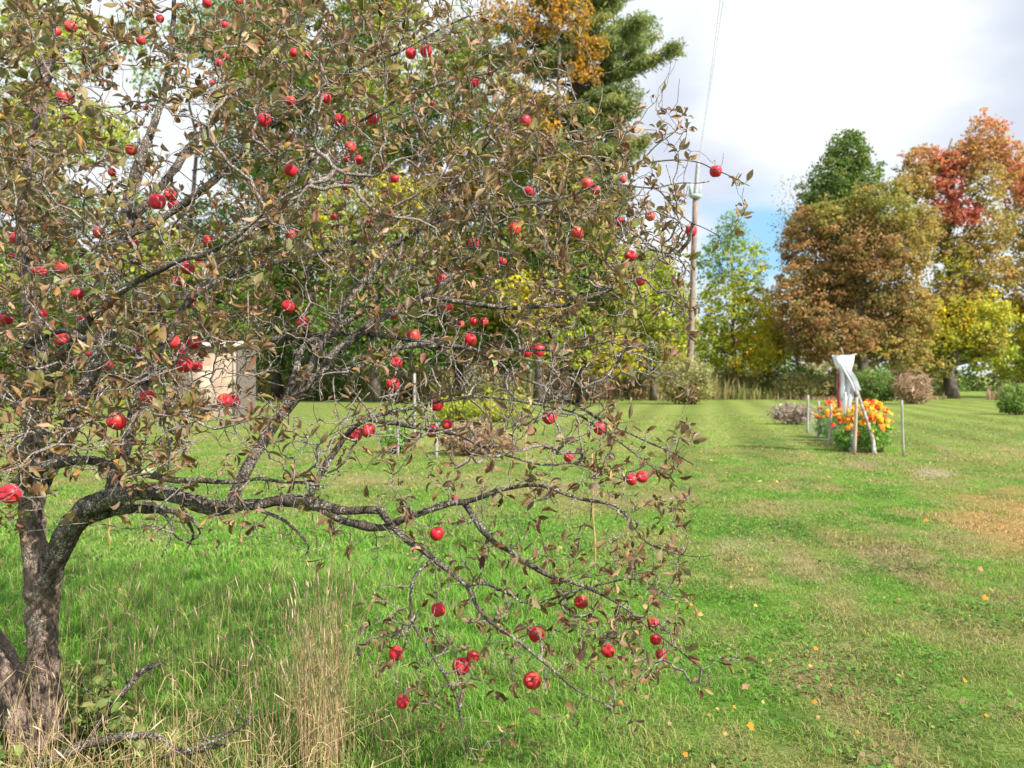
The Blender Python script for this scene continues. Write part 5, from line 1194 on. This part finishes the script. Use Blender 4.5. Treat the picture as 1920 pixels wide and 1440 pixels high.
# ------------------------------------------------------------------ fallen wood, weeds, fallen leaves
def fallen(label, ctrl, seed):
    c = np.array([[*P(a, d, y), r * y / F] for a, d, y, r in ctrl]); s = spline(c, .02); o = c[0, :3].copy(); mb = MB(); rg = np.random.default_rng(seed)
    s[:, :3] += (np.stack([vn(s[:, :3] * 14, k) for k in (1, 2, 3)], 1) - .5) * .02
    mb.tube(s[:, :3] - o, s[:, 3], 9, True, None, lambda V, r: (fbm(V * 60, 3) - .5) * .5 * np.repeat(r, 9))
    for _ in range(9):
        j = rg.integers(3, len(s) - 1); a = s[j, :3]; d = unit(rg.normal(0, 1, 3) + [0, 0, .5]); L = rg.uniform(.05, .2); mb.tube(np.array([a, a + d * L * .5 + rg.normal(0, .01, 3), a + d * L]) - o, [.0035, .0025, .0015], 5)
    tagp(link('fallen_branch', mb.mesh('fallen_branch', M_LIMB), None, o), label, 'branch', 'dead branches by the apple trunk')
fallen('dark dead branch slanting up out of the grass right of the trunk', [(150, 1420, 3.4, 7), (195, 1340, 3.4, 6), (240, 1288, 3.4, 6), (278, 1252, 3.4, 5), (308, 1238, 3.4, 3)], 1)
fallen('lichened dead branch lying low in the grass beside the trunk', [(60, 1440, 3.2, 8), (140, 1405, 3.2, 9), (200, 1386, 3.2, 8), (290, 1380, 3.2, 6), (350, 1410, 3.2, 4), (420, 1395, 3.2, 2)], 2)
fallen('thin dead branch half buried in tan grass at the bottom edge', [(300, 1425, 3.15, 3), (360, 1405, 3.15, 4), (410, 1385, 3.15, 3), (470, 1350, 3.15, 2)], 3)

def weeds(label, px0, px1, py0, py1, Y0, Y1, n, seed, size=.045):
    rg = np.random.default_rng(seed); c = np.array([((px0 + px1) / 2 - 960) / F * (Y0 + Y1) / 2, (Y0 + Y1) / 2, 0]); root = empty('leafy_weed', c, label, 'weeds', 'green weeds at the apple trunk'); mb = MB(); B, D = [], []
    for _ in range(n):
        Y = rg.uniform(Y0, Y1); tip = P(rg.uniform(px0, px1), rg.uniform(py0, py1), Y); tip[2] = max(tip[2], .06); b = np.array([tip[0] * .75 + c[0] * .25, tip[1] * .8 + c[1] * .2, -.01]); m = (b + tip) / 2 + rg.normal(0, .03, 3)
        q = np.linspace(0, 1, 6)[:, None]; p = b * (1 - q) ** 2 + 2 * m * q * (1 - q) + tip * q * q; mb.tube(p - c, np.linspace(.0025, .0012, 6), 4, False)
        for k in range(2, 6):
            for _ in range(2 if k < 5 else 3): B.append(p[k]); D.append(unit(rg.normal(0, 1, 3) * [1, 1, .35] + [0, 0, .1]))
    n = len(B); col = pick_many('bedleaf', n, rg) * rg.uniform(.4, .75, (n, 1)); V, Fc, C = leaves_np(np.array(B), np.array(D), rg.uniform(.6, 1.3, n) * size, rg.uniform(.7, .95, n), rg.uniform(0, .35, n), rg.normal(.4, .3, n), col, rg)
    link('stems', mb.mesh('stems', M_GSTEM), root); link('foliage', mesh_np('foliage', V - c, [Fc], M_WEED, C), root)
M_WEED = leaf_mat('weed_leaf', .3, None, 0, 1, .5, .3)
weeds('broad leaved green weeds close against the right of the trunk', 105, 215, 1240, 1400, 3.35, 3.75, 34, 1)
weeds('low green vine leaves among the dead sticks', 180, 260, 1270, 1430, 3.2, 3.6, 22, 2)
weeds('small green weed patch left of the trunk foot', -60, 40, 1380, 1440, 3.1, 3.4, 14, 3)

def fallen_leaves():
    rg = np.random.default_rng(77)
    def lm(col, seed):
        r = np.random.default_rng(seed); n = 15; a = np.linspace(0, 2 * math.pi, n, endpoint=False); rad = .5 * (1 + .32 * np.cos(5 * a)) * (1 + r.normal(0, .06, n))
        z = .10 * np.cos(2 * a + r.uniform(0, 6)) + .06 * np.sin(a); V = np.c_[np.cos(a) * rad, np.sin(a) * rad * .9, z]; V = np.r_[V, [[0, 0, 0]], [[-.75, 0, .12]], [[-.45, .02, 0]], [[-.45, -.02, 0]]]
        mb = MB(); mb.add(V, [[[i, (i + 1) % n, n] for i in range(n)] + [[n + 1, n + 3, n + 2]]], col); return mb.mesh('fallen_leaf', M_LEAF, True)
    MS = {'orange': lm((.62, .28, .04), 1), 'yellow': lm((.6, .42, .14), 2), 'tan': lm((.5, .29, .17), 3), 'brown': lm((.12, .05, .035), 4)}
    named = [(1408, 1387, 20, 'orange', 'largest bright orange leaf lying on the lawn at the lower right'), (218, 1110, 14, 'orange', 'orange leaf caught upright in the grass right of the trunk'), (1848, 1134, 15, 'orange', 'yellow orange leaf on the lawn near the right edge'), (1838, 1077, 13, 'tan', 'pinkish leaf on the lawn above the yellow orange one at the right'),
             (1312, 1168, 15, 'yellow', 'forked pale leaf on the lawn just right of the drooping branches'), (1527, 1336, 13, 'orange', 'orange leaf on the lawn up right of the largest leaf'), (1398, 1304, 17, 'tan', 'pinkish tan leaf on the lawn straight above the largest one'), (1285, 1434, 13, 'orange', 'orange leaf cut by the bottom edge'),
             (1005, 1294, 14, 'orange', 'orange leaf on the grass behind the large low apple'), (1572, 1328, 14, 'brown', 'dark brown leaf on the lawn right of an orange one'), (1737, 984, 11, 'orange', 'small orange leaf on the far lawn beside the brown patch'), (933, 1187, 12, 'yellow', 'pale yellow leaf on the grass under the drooping branches')]
    rest = [(1296, 1150), (1417, 1148), (1370, 1115), (1530, 1236), (1331, 1366), (1377, 1350), (1431, 1338), (1409, 1078), (1262, 1265), (1275, 1105), (1270, 1145), (1270, 1162), (996, 1103), (1050, 1040), (990, 1320), (1213, 1328), (1255, 1376), (900, 1103), (650, 1193), (730, 1190), (265, 1128), (625, 1178), (840, 1120), (1534, 1367), (1360, 1400), (1610, 1394), (1850, 1362), (1810, 1292), (1444, 1254), (1520, 1270), (1290, 1297), (1345, 1350), (700, 1110), (560, 1200), (1165, 1340), (1065, 1360), (1210, 1150)]
    def put(px, py, d, kind, lab, grp):
        p = G(px, py); Y = p[1]; s = d * .8 / F * Y; o = link('fallen_leaf', MS[kind], None, (p[0], p[1], .045 + rg.uniform(0, .02))); o.scale = (s, s, s); o.rotation_euler = (rg.uniform(.25, .8), rg.normal(0, .3), rg.uniform(-.6, .6)); tagp(o, lab, 'fallen leaf', grp)
    for a in named: put(*a, 'single fallen leaves on the lawn')
    for px, py in rest:
        k = rg.choice(['orange', 'yellow', 'tan', 'brown'], p=[.45, .2, .25, .1]); put(px, py, rg.uniform(8, 12), k, f'small {k} fallen leaf scattered on the lawn', f'small {k} leaves scattered on the lawn')
    mb = MB()
    for _ in range(1300):
        Y = math.sqrt(rg.uniform(140, 3025)); X = rg.uniform(-.7, .75) * Y; s = rg.uniform(.018, .034); a = rg.uniform(0, 6.28); d = np.array([math.cos(a), math.sin(a), .3]) * s; e = np.array([-math.sin(a), math.cos(a), .4]) * s * .7; p = np.array([X, Y, .06])
        mb.add([p - d, p + e, p + d, p - e], [[[0, 1, 2, 3]]], np.array([(.7, .5, .16), (.65, .38, .1), (.6, .5, .25)][rg.integers(0, 3)]) * rg.uniform(.7, 1.1))
    tagp(link('leaf_litter', mb.mesh('leaf_litter', M_LEAF, False)), 'tiny yellow leaves strewn over the far lawn', 'leaf litter', kind='stuff')
fallen_leaves()
